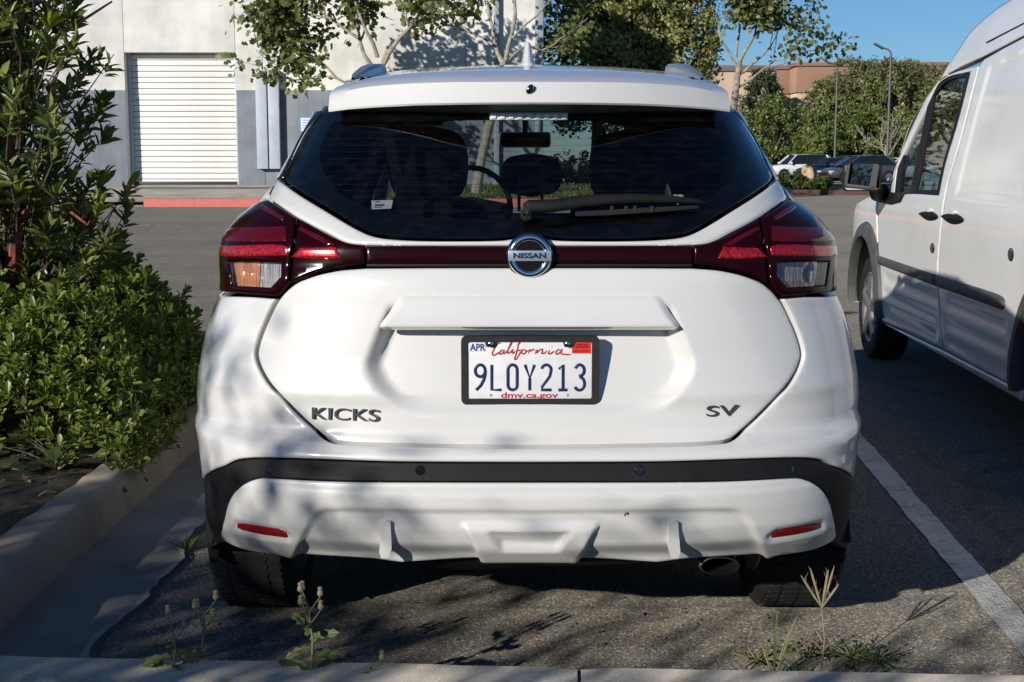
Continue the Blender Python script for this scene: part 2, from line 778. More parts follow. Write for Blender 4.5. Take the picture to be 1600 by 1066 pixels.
# ================================================================== THE SETTING
def asphalt_mat():
    m, nt, b = _nt('asphalt')
    co = coords(nt)
    v = N(nt, 'ShaderNodeTexVoronoi', i_Scale=165.0, i_Randomness=1.0)
    nt.links.new(co, v.inputs['Vector'])
    sep = N(nt, 'ShaderNodeSeparateColor')
    nt.links.new(v.outputs['Color'], sep.inputs[0])
    stone = ramp(nt, sep.outputs[0], [(0.0, (.115, .108, .093)), (0.55, (.170, .156, .130)), (0.85, (.215, .196, .160)), (1.0, (.42, .385, .315))])
    edge = ramp(nt, v.outputs['Distance'], [(0.0, (1, 1, 1)), (0.5, (.95, .95, .95)), (0.75, (.5, .5, .5))])
    c = mixc(nt, 1.0, stone, edge, 'MULTIPLY')
    big = noise(nt, co, 0.6, 6, 0.6)
    c = mixc(nt, 1.0, c, ramp(nt, big, [(0.3, (.82, .82, .82)), (0.7, (1.12, 1.1, 1.06))]), 'MULTIPLY')
    # oil spots in the stalls
    oil = noise(nt, co, 1.4, 3)
    c = mixc(nt, ramp(nt, oil, [(0.57, (0, 0, 0)), (0.74, (.55, .55, .55))]), c, (.05, .048, .045))
    # fine cracks
    v2 = N(nt, 'ShaderNodeTexVoronoi', feature='DISTANCE_TO_EDGE', i_Scale=0.45)
    wob = N(nt, 'ShaderNodeMixRGB', blend_type='ADD', i_0=0.25)
    nz = N(nt, 'ShaderNodeTexNoise', i_Scale=3.0, i_Detail=6)
    nt.links.new(co, nz.inputs['Vector'])
    nt.links.new(co, wob.inputs[1])
    nt.links.new(nz.outputs['Color'], wob.inputs[2])
    nt.links.new(wob.outputs[0], v2.inputs['Vector'])
    c = mixc(nt, ramp(nt, v2.outputs['Distance'], [(0.0, (.4, .4, .4)), (0.012, (0, 0, 0))]), c, (.04, .038, .035))
    nt.links.new(c, b.inputs['Base Color'])
    b.inputs['Roughness'].default_value = 0.9
    b.inputs['Diffuse Roughness'].default_value = 1.0
    b.inputs['Specular IOR Level'].default_value = 0.25
    h = mixc(nt, 0.5, v.outputs['Distance'], sep.outputs[1])
    bump(nt, h, 0.5, 0.005, b)
    MATS['asphalt'] = m
    return m


def concrete_mat(name, col, stain=(.10, .09, .075), s=1.0, streak=0.0):
    m, nt, b = _nt(name)
    co = coords(nt)
    f = noise(nt, co, 3.0 * s, 8, 0.7)
    c = ramp(nt, f, [(0.25, tuple(x * .62 for x in col)), (0.55, col), (0.8, tuple(min(1, x * 1.2) for x in col))])
    f2 = noise(nt, co, 0.9 * s, 5, 0.65)
    c = mixc(nt, ramp(nt, f2, [(0.45, (0, 0, 0)), (0.72, (.6, .6, .6))]), c, stain)
    g = noise(nt, co, 220, 2)
    c = mixc(nt, 1.0, c, ramp(nt, g, [(0.3, (.8, .8, .8)), (0.7, (1.15, 1.15, 1.15))]), 'MULTIPLY')
    if streak:
        st = noise(nt, coords(nt, (1.6, 1.6, .07)), 1.0, 6, .65)
        c = mixc(nt, 1.0, c, ramp(nt, st, [(.3, (1 - streak,) * 3), (.62, (1.02,) * 3)]), 'MULTIPLY')
    nt.links.new(c, b.inputs['Base Color'])
    b.inputs['Roughness'].default_value = 0.88
    b.inputs['Diffuse Roughness'].default_value = 0.8
    b.inputs['Specular IOR Level'].default_value = 0.25
    bump(nt, mixc(nt, 0.4, noise(nt, co, 160, 3), noise(nt, co, 14, 4)), 0.5, 0.004, b)
    MATS[name] = m
    return m


M_ASPH = asphalt_mat()
M_CONC = concrete_mat('kerb_concrete', (.34, .295, .23))
M_KERB2 = concrete_mat('pale_kerb_concrete', (.52, .47, .39), (.26, .23, .19), 1.6)
M_CONC2 = concrete_mat('gutter_concrete', (.22, .21, .19), (.06, .055, .05))
M_WALK = concrete_mat('apron_concrete', (.34, .31, .26), (.2, .18, .15), 0.4)


def soil_mat():
    m, nt, b = _nt('soil')
    co = coords(nt)
    f = noise(nt, co, 26, 8, 0.75)
    f2 = noise(nt, co, 5, 6, 0.7)
    c = ramp(nt, f, [(0.3, (.035, .027, .018)), (0.55, (.10, .08, .055)), (0.75, (.24, .20, .14))])
    c = mixc(nt, ramp(nt, f2, [(.45, (0, 0, 0)), (.7, (.6, .6, .6))]), c, (.06, .065, .03))
    nt.links.new(c, b.inputs['Base Color'])
    b.inputs['Roughness'].default_value = 1
    bump(nt, f, 1.0, 0.03, b)
    return m


M_SOIL = soil_mat()


def sheet(name, pts, mat, kind='structure', parent=None):
    o = mesh_obj(name, pts, [tuple(range(len(pts)))], mat, parent, False)
    if parent is None:
        o['kind'] = kind
    return o


sheet('ground', [(-700, -300, 0), (700, -300, 0), (700, 1500, 0), (-700, 1500, 0)], M_ASPH)

# ---- planter at the left: soil, kerb, gutter pan
soil = MB()
rows = []
for i in range(60):
    y = 2.2 + i * 0.12
    rows.append([(-1.5 - j * 0.13, y, 0.115 + 0.02 * math.sin(j * 1.7 + i * .9) * min(1, j) + 0.012 * random.random() * min(1, j)) for j in range(60)])
soil.grid(rows)
so = soil.build('soil', M_SOIL, sharp=None)
so['kind'] = 'structure'


def kerb_run(name, pts, width, h, mat, side=1, bat=0.03, rnd=0.03, wob=0.003):
    """kerb with a battered, rounded face; pts: line of the face foot, side: +1 kerb body lies left of the run"""
    mb = MB()
    rows = []
    P = [Vector(p) for p in pts]
    n = len(P)
    for i, p in enumerate(P):
        t = (P[min(i + 1, n - 1)] - P[max(i - 1, 0)]).normalized()
        nn = Vector((-t.y, t.x, 0)) * side
        w = [(0, -0.05), (0, 0.0), (bat * .7, h - rnd), (bat + rnd * .3, h - rnd * .3), (bat + rnd, h), (width - .012, h), (width, h - .012), (width, -0.05)]
        rows.append([p + nn * (a + random.uniform(-wob, wob)) + Vector((0, 0, b + random.uniform(-wob, wob) * (b > 0.02))) for a, b in w])
    mb.grid(rows)
    mb.f.append(tuple(range(len(rows[0]))))
    k = (n - 1) * len(rows[0])
    mb.f.append(tuple(range(k + len(rows[0]) - 1, k - 1, -1)))
    o = mb.build(name, mat, sharp=50)
    return o


kl = kerb_run('planter_kerb', [(-1.385 + 0.006 * math.sin(i * .35) - max(0, i - 60) ** 2 * 0.0006, 2.99 + i * 0.09, 0) for i in range(90)], 0.165, 0.152, M_CONC, wob=.0045)
kl['kind'] = 'structure'

# gutter pan with a broken edge against the asphalt
gp, gq = [], []
for i in range(110):
    y = 2.98 + i * 0.055
    e = -1.075 + 0.018 * math.sin(y * 5.1) + 0.012 * math.sin(y * 13.7 + 1) + random.uniform(-.006, .006)
    gp.append((-1.42, y, 0.016))
    gq.append(((e - 0.05), y, 0.011, e))
mb = MB()
mb.grid([[gp[i], (gq[i][0], gq[i][1], 0.010), (gq[i][3] - .006, gq[i][1], 0.009), (gq[i][3], gq[i][1], -0.01)] for i in range(110)])
g = mb.build('gutter', M_CONC2, sharp=60)
g['kind'] = 'structure'
# the pale worn lip of the gutter pan
mb = MB()
mb.grid([[(gq[i][3] - .012 - .02 * max(0, math.sin(i * .17 + 1) * math.sin(i * .41)) - .016 * random.random(), gq[i][1], 0.0142), (gq[i][3] - .004, gq[i][1], 0.0138)] for i in range(110)])
g = mb.build('gutter_edge', concrete_mat('gutter_lip', (.27, .26, .245), (.18, .17, .16), 6.0), sharp=None)
g['kind'] = 'structure'

# ---- kerb across the bottom of the picture, cast in lengths with open joints
ka, kb_ = atz(0, 1022, 0.0), atz(1600, 1052, 0.0)
kd = (kb_ - ka).normalized()
kn = Vector((-kd.y, kd.x, 0))
joint = atz(905, 1040, 0.13)
tj = (joint - ka).dot(kd)
front = empty('front_kerb', (ka.x, ka.y, 0), kind='structure')
for t0, t1 in ((tj - 4.6, tj - 2.3), (tj - 2.3, tj - .004), (tj + .004, tj + 2.3), (tj + 2.3, tj + 4.6)):
    # far top edge should be seen at the same place: top at 0.13
    w = 0.15
    far = atz(800, 1037, 0.13)
    dist = (far - ka).dot(kn)
    rows = []
    m = 26
    for i in range(m + 1):
        t = t0 + (t1 - t0) * i / m
        endr = 0.006 if i in (0, m) else 0
        p = ka + kd * t + kn * dist
        pr = [(0, -.05), (0, .115), (-.004, .125), (-.014, .13), (-w + .02, .13), (-w, .11), (-w - .01, -.05)]
        rows.append([p + kn * (a + random.uniform(-.0012, .0012)) + Vector((0, 0, b - endr * (b > .1) + random.uniform(-.0012, .0012))) for a, b in pr])
    mb = MB().grid(rows)
    L = len(rows[0])
    mb.f.append(tuple(range(L)))
    mb.f.append(tuple(range(m * L + L - 1, m * L - 1, -1)))
    mb.build('kerb_segment', M_KERB2, front, sharp=50)
# ground behind that kerb, where the camera stands
bk = [far + kn * -.16 + kd * -9, far + kn * -.16 + kd * 9, far + kn * -8 + kd * 9, far + kn * -8 + kd * -9]
sheet('verge', [(p.x, p.y, 0.11) for p in bk][::-1], M_SOIL)

# ---- painted stall line
def line_mat():
    m, nt, b = _nt('line_paint')
    co = coords(nt)
    f = noise(nt, co, 38, 8, 0.8)
    f2 = noise(nt, co, 5, 4)
    s = N(nt, 'ShaderNodeMath', operation='ADD')
    nt.links.new(f, s.inputs[0])
    h = N(nt, 'ShaderNodeMath', operation='MULTIPLY', i_1=0.5)
    nt.links.new(f2, h.inputs[0])
    nt.links.new(h.outputs[0], s.inputs[1])
    c = ramp(nt, s.outputs[0], [(0.56, (.20, .188, .165)), (0.68, (.42, .40, .36)), (0.84, (.60, .58, .54))])
    nt.links.new(c, b.inputs['Base Color'])
    b.inputs['Roughness'].default_value = 0.8
    v = N(nt, 'ShaderNodeTexVoronoi', i_Scale=120.0)
    nt.links.new(co, v.inputs['Vector'])
    bump(nt, v.outputs['Distance'], 0.6, 0.005, b)
    return m


M_LINE = line_mat()
pa, pb = atz(1600, 1026, 0.004), atz(1340, 712, 0.004)
ld = (pb - pa).normalized()
ln = Vector((ld.y, -ld.x, 0))
L0, L1 = pa - ld * .45, pa + ld * 5.3
rw = []
for i in range(90):
    p = L0 + (L1 - L0) * i / 89
    rw.append([p + ln * random.uniform(-.004, .004), p + ln * (.1 + random.uniform(-.004, .004))])
o = MB().grid(rw).build('parking_line', M_LINE, sharp=None)
o['kind'] = 'structure'

# loose grit washed along the foot of the kerb
gv = []
for i in range(420):
    t = random.uniform(.2, 3.4)
    q = ka + kd * t + kn * (.1 + abs(random.gauss(0, .10)))
    gv.append((q, random.uniform(.002, .0055)))
for i in range(120):
    gv.append((Vector((-1.36 + abs(random.gauss(0, .05)), random.uniform(3, 6), .014)), random.uniform(.002, .006)))
mb = MB()
for q, s in gv:
    vs = [q + Vector((random.uniform(-1, 1), random.uniform(-1, 1), random.uniform(.2, 1.2))) * s for _ in range(4)]
    mb.add(vs, [(0, 1, 2), (0, 2, 3), (0, 3, 1), (1, 3, 2)])
o = mb.build('gravel', simple('grit', (.26, .23, .18), .9, var=.4, vscale=20), smooth=False)
tag(o, 'loose grit lying along the foot of the kerb', 'grit', kind='stuff')

# ================================================================== THE BUILDING BEHIND, LEFT
BY = 43.2
M_WALL = concrete_mat('white_wall_paint', (.88, .865, .81), (.84, .82, .76), 0.12, .07)
M_GREYW = concrete_mat('grey_wall_paint', (.33, .36, .40), (.26, .28, .31), 0.25, .2)
M_DARK = simple('dark_metal', (.03, .032, .035), .5)
M_STEEL = simple('painted_steel', (.42, .47, .54), .5, var=.12, vscale=2)
bx_ = lambda px: at(px, 250, BY).x
bz_ = lambda py: at(300, py, BY).z
gz = bz_(289)
dz = bz_(82)
D0, D1 = bx_(200), bx_(372)
bld = empty('industrial_building', (bx_(410), BY, 0), 'white painted industrial building with grey lower band and roller door', 'building')
seams = [-34, D0, D1, bx_(414), bx_(728), bx_(836)]
for i in range(5):
    x0, x1 = seams[i] + .006, seams[i + 1] - .006
    z0 = dz if i == 1 else -.3
    MB().box(((x0 + x1) / 2, BY + .25, (z0 + 7.5) / 2), (x1 - x0, .5, 7.5 - z0), bev=.012).build('facade_panel', M_WALL, bld)
    if i != 1:
        MB().box(((x0 + x1) / 2, BY - .004, (bz_(141) - .3) / 2), (x1 - x0, .02, bz_(141) + .3), bev=.004).build('painted_band', M_GREYW, bld)
MB().box(((-34 + seams[5]) / 2, BY + 12, 3.6), (seams[5] + 34 - .1, 22.9, 7.4)).build('wall', M_WALL, bld)
MB().box(((-34 + seams[5]) / 2, BY + 11.5, 7.75), (seams[5] + 34.2, 23.6, .4), bev=.03).build('roof', M_DARK, bld)
# roller door set back in its opening
rd = MB().box(((D0 + D1) / 2, BY + .47, (gz + dz) / 2), (D1 - D0, .04, dz - gz + .2)).build('roller_door', simple('door_back', (.55, .54, .50), .6), bld)
M_SLAT = simple('door_slat', (.78, .77, .72), .45, var=.05, vscale=1.2)
ns = 23
sh_ = (dz - gz - .03) / ns
sl = None
for i in range(ns):
    zc = gz + sh_ * (i + .5)
    h = sh_ - (.016 if i % 2 else .028)
    if sl is None or i == 1:
        cur = MB().box((0, 0, 0), (D1 - D0 - .04, .05, h), bev=.014).build('slat', M_SLAT, rd, local=True)
        cur.location = Vector(((D0 + D1) / 2, BY + .42, zc)) - org(rd)
        if i == 0:
            sl = cur
        else:
            sl2 = cur
    else:
        share(sl if i % 2 == 0 else sl2, rd, Vector(((D0 + D1) / 2, BY + .42, zc)) - org(rd))
for x in (D0 + .05, D1 - .05):
    MB().box((x, BY + .35, (gz + dz) / 2), (.1, .12, dz - gz), bev=.01).build('door_guide', M_STEEL, bld)
MB().box(((D0 + D1) / 2, BY + .36, gz + .05), (D1 - D0, .1, .1), bev=.01).build('door_bottom_bar', M_DARK, bld)
# tall steel channels fixed to the wall right of the door
for a, b in ((404, 421), (423, 440)):
    x0, x1 = bx_(a), bx_(b)
    m = MB().box(((x0 + x1) / 2, BY - .14, (bz_(110) + bz_(264)) / 2), (x1 - x0, .26, bz_(110) - bz_(264)), bev=.02)
    m.build('steel_channel', M_STEEL, bld)
# downspouts and the corner strip
for px, w in ((776, .17), (842, .26)):
    m = MB().box((bx_(px), BY - .1, 3.7), (w, .18, 7.4), bev=.03)
    for z in (2, 4.2, 6.5):
        m.box((bx_(px), BY - .06, z), (w + .1, .1, .06))
    m.build('downspout', simple('downspout_grey', (.30, .33, .37), .5), bld)
t = empty('notice_sign', (bx_(480), BY - .03, bz_(195)), 'small white notice with blue border on the grey wall', 'sign')
MB().box((bx_(480), BY - .03, bz_(195)), (.40, .02, .48), bev=.004).build('sign_board', simple('sign_blue', (.10, .25, .6), .5), t)
MB().box((bx_(480), BY - .044, bz_(195)), (.33, .006, .41)).build('sign_face', simple('sign_white', (.75, .77, .8), .5), t)
for k in range(4):
    MB().box((bx_(480), BY - .0485, bz_(188 + 4 * k)), (.24, .003, .03)).build('sign_line', simple('sign_print', (.2, .3, .55), .6), t)
t = empty('wall_light', (bx_(490), BY - .02, bz_(128)), 'small dark wall light fixture above the grey band', 'wall light')
MB().box((bx_(490), BY - .03, bz_(128)), (.34, .1, .24), bev=.02).build('housing', M_DARK, t)
MB().box((bx_(490), BY - .09, bz_(128)), (.26, .05, .16), bev=.01).build('lens', simple('lens_grey', (.5, .5, .46), .3), t)

# lawn strip, apron and red kerb in front of it
KY = at(300, 322, 37).y
kz = 0.0
gx0, gx1 = -10.1, 5.2
lawn_rows = []
for i in range(16):
    f = i / 15
    y = 37.25 + f * 5.95
    lawn_rows.append([(-6.6 + (gx1 + 2 - -6.6) * j / 40 + .6 * f * (j == 0), y, .14 + (gz - .14) * f + .03 * random.random()) for j in range(41)])
M_LAWN = simple('lawn', (.10, .14, .035), .9, var=.55, vscale=3, bmp=.8, bscale=60, bdist=.04)
o = MB().grid(lawn_rows).build('lawn', M_LAWN, sharp=None)
o['kind'] = 'structure'
rows = []
for i in range(10):
    f = i / 9
    y = 37.2 + f * 6.4
    rows.append([(x, y, .135 + (gz - .135) * f) for x in (-20, -15, -10.4, -8.2, -6.55 + .6 * f)])
o = MB().grid(rows).build('driveway_apron', M_WALK, sharp=None)
o['kind'] = 'structure'
sheet('ramp_joint', [(-12, 41.8, gz - .02), (-7.4, 41.8, gz - .02), (-7.3, 42.2, gz + .01), (-12, 42.2, gz + .01)], M_WALK)  # strip of apron concrete across the upper ramp, same colour as the apron


def redk():
    m, nt, b = _nt('red_kerb_paint')
    co = coords(nt)
    f = noise(nt, co, 4, 8, .75)
    c = ramp(nt, f, [(.3, (.5, .33, .27)), (.42, (.52, .13, .10)), (.7, (.60, .17, .13))])
    nt.links.new(c, b.inputs['Base Color'])
    b.inputs['Roughness'].default_value = .7
    return m


o = kerb_run('red_kerb', [(gx0 + (gx1 - gx0) * i / 40, 37.0, 0) for i in range(41)], 0.22, 0.23, redk(), 1)
o['kind'] = 'structure'
o = kerb_run('driveway_kerb', [(-22 + (gx0 - .02 + 22) * i / 20, 37.0, 0) for i in range(21)], 0.22, 0.05, M_CONC, 1, rnd=.01)
o['kind'] = 'structure'
# lawn grass blades
n = 9000
pos = np.stack([RNG.uniform(-6.3, gx1, n), 37.3 + 5.8 * RNG.random(n) ** 1.6, np.zeros(n)], 1)
pos[:, 2] = .15 + (gz - .14) * (pos[:, 1] - 37.25) / 5.95
M_GRASS = leafmat('grass_blade', ((.06, .08, .015), (.13, .17, .04), (.34, .32, .10)), .3)
o = leaf_mesh('grass', RHOMB, pos, rdir(n, 1.6), rdir(n), RNG.uniform(.05, .15, n), RNG.uniform(.02, .04, n), M_GRASS, None)
tag(o, 'patchy grass on the strip before the white building', 'grass', kind='stuff')

# ================================================================== FAR BUILDINGS
M_PEACH = concrete_mat('peach_stucco', (.62, .47, .34), (.55, .42, .31), .05)
M_BROWN = concrete_mat('brown_stucco', (.36, .22, .15), (.32, .20, .14), .05)
FY = 140.0
fx = lambda px, Y=FY: at(px, 250, Y).x
fz = lambda py, Y=FY: at(1200, py, Y).z
b2 = empty('peach_building', (fx(1100, 128), 128, 0), 'peach stucco building with dark parapet behind the bare branches', 'building')
MB().box(((fx(1000, 128) + fx(1207, 128)) / 2, 138, fz(109, 128) / 2), (fx(1207, 128) - fx(1000, 128), 20, fz(109, 128)), bev=.1).build('wall', M_PEACH, b2)
MB().box(((fx(1000, 128) + fx(1207, 128)) / 2, 138, fz(107, 128)), (fx(1208, 128) - fx(999, 128) + .3, 20.4, .55), bev=.05).build('parapet', simple('parapet_brown', (.16, .13, .11), .7), b2)
b3 = empty('brown_building', (fx(1330), FY, 0), 'long brown and peach warehouse rising above the far hedge', 'building')
for a, b, yy, top in ((1200, 1240, 3.0, 106), (1241, 1480, 0, 104)):
    x0, x1 = fx(a), fx(b)
    MB().box(((x0 + x1) / 2, FY + 10 + yy, fz(146) / 2), (x1 - x0, 20, fz(146)), bev=.05).build('wall', M_PEACH, b3)
    MB().box(((x0 + x1) / 2, FY + 10 + yy, (fz(top) + fz(146)) / 2 + .03), (x1 - x0 + .2, 20.3, fz(top) - fz(146)), bev=.3).build('upper_wall', M_BROWN, b3)
    MB().box(((x0 + x1) / 2, FY + 10 + yy, fz(top) + .22), (x1 - x0 + .5, 20.6, .4), bev=.05).build('parapet', simple('parapet_red', (.25, .13, .10), .7), b3)

# ---- lamp posts
def lamp(px, top, base_y, armx, lab):
    x = at(px, 250, base_y).x
    zt = at(px, top, base_y).z
    t = empty('lamp_post', (x, base_y, 0), lab, 'lamp post', 'lamp posts of the far car park')
    m = MB()
    m.lathe([(.26, 0), (.26, .7), (.25, .75)], (x, base_y, 0), n=16)
    m.build('concrete_base', M_CONC, t)
    MB().tube([(x, base_y, .75), (x, base_y, zt - .25)], [.085, .06], 10).build('pole', simple('lamp_bronze', (.10, .095, .09), .5), t)
    MB().tube([(x, base_y, zt - .3), (x + armx * .12, base_y, zt - .12), (x + armx * .55, base_y, zt + .05)], [.05, .045, .04], 8).build('arm', MATS['lamp_bronze'], t)
    M_ = Matrix.Rotation(.5, 4, 'Y')
    MB().box((x + armx * .70, base_y, zt + .10), (.62, .34, .1), M=M_, bev=.03).build('lamp_head', MATS['lamp_bronze'], t)
    return t


lamp(1304, 99, 92, -1, 'shorter looking grey lamp post before the round bushes')
lamp(1386, 75, 78, -1, 'taller grey lamp post rising nearest the white van')

# ---- kerbed bed in front of the far car park
py0 = at(1280, 303, 51).y
o = kerb_run('bed_kerb', [(8.6 + i * .3, 49.2 + .0 * i, 0) for i in range(22)], .2, .2, concrete_mat('faded_red_kerb', (.14, .075, .065), (.09, .055, .05), .5), 1)
o['kind'] = 'structure'
sheet('bed_soil', [(8.6, 49.35, .17), (15.2, 49.35, .17), (15.2, 53, .2), (8.6, 53, .2)], M_SOIL)
# ================================================================== VEGETATION
M_BARK = simple('grey_bark', (.30, .27, .22), .85, var=.45, vscale=14, bmp=.8, bscale=30, bdist=.02)
M_PLANEBARK = simple('pale_bark', (.30, .265, .21), .8, var=.45, vscale=7, bmp=.5, bscale=20, bdist=.02)
M_BROWNBARK = simple('brown_bark', (.12, .09, .065), .9, var=.4, vscale=14, bmp=.8, bscale=30, bdist=.02)
M_REDBARK = simple('red_bark', (.22, .06, .035), .6, var=.5, vscale=30, bmp=.6, bscale=60, bdist=.006)
M_PLANE = leafmat('plane_leaf', ((.05, .065, .018), (.10, .125, .032), (.20, .22, .07)), .22)
M_DENSE = leafmat('dense_leaf', ((.09, .10, .03), (.22, .225, .07), (.40, .39, .15)), .2)
M_HEDGE_FAR = leafmat('far_hedge_leaf', ((.06, .085, .018), (.12, .155, .035), (.20, .235, .06)), .2)
M_TREE_FAR = leafmat('far_tree_leaf', ((.08, .09, .032), (.16, .175, .06), (.26, .27, .11)), .25)
M_CONIFER = leafmat('conifer_leaf', ((.02, .03, .012), (.05, .06, .022), (.09, .10, .04)), .15)


def clumps(cen, rad, n, per, size, shape_k=.5, flat=1.0, lo=-.9):
    """leaf places: clumps spread through the shell of an ellipsoid, leaves looking outwards"""
    c = rdir(n)
    c = c[c[:, 2] > lo]
    rr = RNG.uniform(.35, 1.0, len(c)) ** shape_k
    C = np.array(cen) + c * rr[:, None] * np.array(rad)
    cr = np.mean(rad) * RNG.uniform(.10, .22, len(C))
    k = RNG.integers(int(per * .5), int(per * 1.5), len(C))
    idx = np.repeat(np.arange(len(C)), k)
    d = rdir(len(idx))
    pos = C[idx] + d * (cr[idx] * RNG.random(len(idx)) ** .4)[:, None] * np.array([1, 1, flat])
    out = c[idx] * .5 + d * .6 + rdir(len(idx)) * .55
    return pos, out


def bush(name, cen, rad, n, per, leaf, mat, label, cat, group=None, trunk=M_BROWNBARK, shape=RHOMB, trunk_r=.15, up=.25, base=0.0, rs=.5):
    t = empty(name, (cen[0], cen[1], base), label, cat, group)
    pos, out = clumps(cen, rad, n, per, leaf, rs)
    keep = pos[:, 2] > base + .05
    pos, out = pos[keep], out[keep]
    m = len(pos)
    dr = rdir(m, up)
    leaf_mesh('crown', shape, pos, dr, out, leaf * RNG.uniform(.6, 1.3, m), leaf * RNG.uniform(.4, .8, m), mat, t)
    mb = MB()
    mb.tube([(cen[0], cen[1], base - .1), (cen[0] + .1, cen[1], base + (cen[2] - base) * .5), (cen[0], cen[1] + .1, cen[2])], [trunk_r, trunk_r * .8, trunk_r * .4], 8)
    for k in range(7):
        a = k * .9
        mb.tube([(cen[0], cen[1], base + (cen[2] - base) * (.4 + .07 * k)), (cen[0] + math.cos(a) * rad[0] * .35, cen[1] + math.sin(a) * rad[1] * .35, cen[2] + rad[2] * .15),
                 (cen[0] + math.cos(a) * rad[0] * .75, cen[1] + math.sin(a) * rad[1] * .75, cen[2] + rad[2] * .45)], [trunk_r * .5, trunk_r * .3, trunk_r * .1], 6)
    mb.build('trunk', trunk, t)
    return t


# ---- young plane trees with open crowns
def grow(mb, tips, p, d, length, rad, depth, bend=.35, spread=.6, up=.15, minr=.006):
    n = 5
    pts, rads = [p], [rad]
    q, dd = p.copy(), d.copy()
    for i in range(n):
        dd = (dd + Vector((random.gauss(0, bend), random.gauss(0, bend), random.gauss(up, bend))) * .35).normalized()
        q = q + dd * (length / n)
        pts.append(q.copy())
        rads.append(max(minr, rad * (1 - .5 * (i + 1) / n)))
    mb.tube(pts, rads, 6 if rad < .05 else 9, cap=False)
    if depth <= 1:
        tips.append((pts[2], dd.copy(), depth))
        tips.append((pts[4], dd.copy(), depth))
    tips.append((pts[-1], dd.copy(), depth))
    if depth == 0:
        return
    k = random.choice((2, 3)) if depth > 1 else random.choice((2, 3, 3))
    for j in range(k):
        i = random.choice((3, 4, 5)) if j else 5
        a = Vector((random.gauss(0, 1), random.gauss(0, 1), random.gauss(.3, .6))).normalized()
        nd = (dd * (1 - spread * .5) + a * spread).normalized()
        grow(mb, tips, pts[i], nd, length * random.uniform(.6, .85), rads[i] * .75, depth - 1, bend, spread, up, minr)


def plane_tree(base, trunk, limbs, label, leafy, leaf=.16, seed=1, mat=M_PLANE, bark=M_PLANEBARK, depth=2, mask=None, group='young plane trees'):
    random.seed(seed)
    t = empty('plane_tree', base, label, 'tree', group)
    mb = MB()
    tips = []
    mb.tube(trunk[0], trunk[1], 10, cap=False)
    for (p, d, L, r) in limbs:
        grow(mb, tips, Vector(p), Vector(d).normalized(), L, r, depth, .45, .62)
    mb.build('trunk', bark, t)
    pos, dr, nr = [], [], []
    for p, d, dep in tips:
        k = int(leafy * random.uniform(.4, 1.6) * (mask(p) if mask else 1))
        for _ in range(k):
            o = Vector((random.gauss(0, 1), random.gauss(0, 1), random.gauss(0, .9))) * .19
            pos.append(p + o)
            dr.append(o.normalized() + Vector((0, 0, -.4)))
            nr.append((random.gauss(0, .7), random.gauss(-.4, .7), random.gauss(.6, .5)))
    n = len(pos)
    leaf_mesh('crown', LOBED, np.array(pos), np.array([tuple(x) for x in dr]), np.array(nr), leaf * RNG.uniform(.6, 1.25, n), leaf * RNG.uniform(.7, 1.25, n), mat, t)
    return t


TY = 37.7
pt = lambda px, py, Y=TY: at(px, py, Y)
plane_tree(pt(592, 300), ([pt(592, 302), pt(596, 220), pt(594, 150), pt(596, 108)], [.14, .12, .11, .09]),
           [(pt(596, 120), (-.75, -.1, .9), 1.9, .07), (pt(594, 150), (-1, .2, .25), 2.2, .05), (pt(596, 108), (.35, 0, 1), 2.0, .075), (pt(600, 100), (.8, .1, 1), 2.0, .06),
            (pt(590, 90), (-.2, -.2, 1), 2.0, .06), (pt(560, 60), (-.8, .1, .7), 1.9, .045), (pt(520, 30), (-1, 0, .4), 1.6, .03)],
           'young plane tree with broken leafy crown in front of the white wall', 26, .19, 3,
           mask=lambda p: (1.4 if p.x < -3.5 else .4) * (1 if p.z < 6 else .3) * (1 if p.z > 3.5 or p.x < -5.0 else .25) * (1 if p.x > -6.9 else .2))
plane_tree(pt(745, 302), ([pt(744, 302), pt(752, 250), pt(766, 190), pt(780, 120), pt(788, 95)], [.15, .13, .125, .11, .09]),
           [(pt(786, 100), (-.7, 0, 1), 1.9, .07), (pt(790, 95), (.25, .1, 1), 2.1, .07), (pt(790, 98), (.8, -.1, .9), 1.7, .05), (pt(770, 70), (-.8, .2, .7), 1.6, .04), (pt(800, 60), (.9, .2, .5), 1.5, .035)],
           'sparse plane tree with pale leaning trunk seen through the car windows', 5, .15, 8,
           mask=lambda p: (1.6 if p.x < -1.2 or p.x > .2 else .5) * (1 if p.z < 6 else .3))
plane_tree(at(1138, 306, 44), ([at(1138, 306, 44), at(1143, 240, 44), at(1146, 170, 44), at(1152, 120, 44), at(1156, 95, 44)], [.16, .14, .12, .10, .08]),
           [(at(1150, 118, 44), (1, 0, .6), 1.5, .055), (at(1148, 140, 44), (.9, .1, .3), 1.6, .05), (at(1156, 95, 44), (.35, -.1, 1), 1.6, .06), (at(1152, 105, 44), (-.6, .1, .9), 1.5, .05), (at(1150, 90, 44), (-.1, .2, 1.1), 1.7, .05)],
           'nearly bare plane tree with twisted branches against the blue sky', 9, .17, 21, depth=3,
           mask=lambda p: (2.4 if p.x < 8.3 else .5) * (1 if p.z > 4 else .4))

# ---- dense trees past the corner of the white building
def big_tree(cen, rad, label, n=230, per=70, leaf=.2, base=0.0, mat=M_DENSE, group='dense trees past the building corner'):
    return bush('broadleaf_tree', cen, rad, n, per, leaf, mat, label, 'tree', group, M_BROWNBARK, RHOMB, .22, .1, base)


c = at(930, 20, 50)
big_tree((c.x, 50, 5.2), (2.1, 2.0, 3.6), 'dense dark tree beside the white building corner')
c = at(1040, 10, 51)
big_tree((c.x, 51, 5.3), (2.05, 2.0, 3.6), 'dense dark tree left of the bare branches')
c = at(985, -20, 53)
big_tree((c.x, 53.5, 6.6), (2.1, 2.0, 2.4), 'taller dark tree standing between two dense trees')
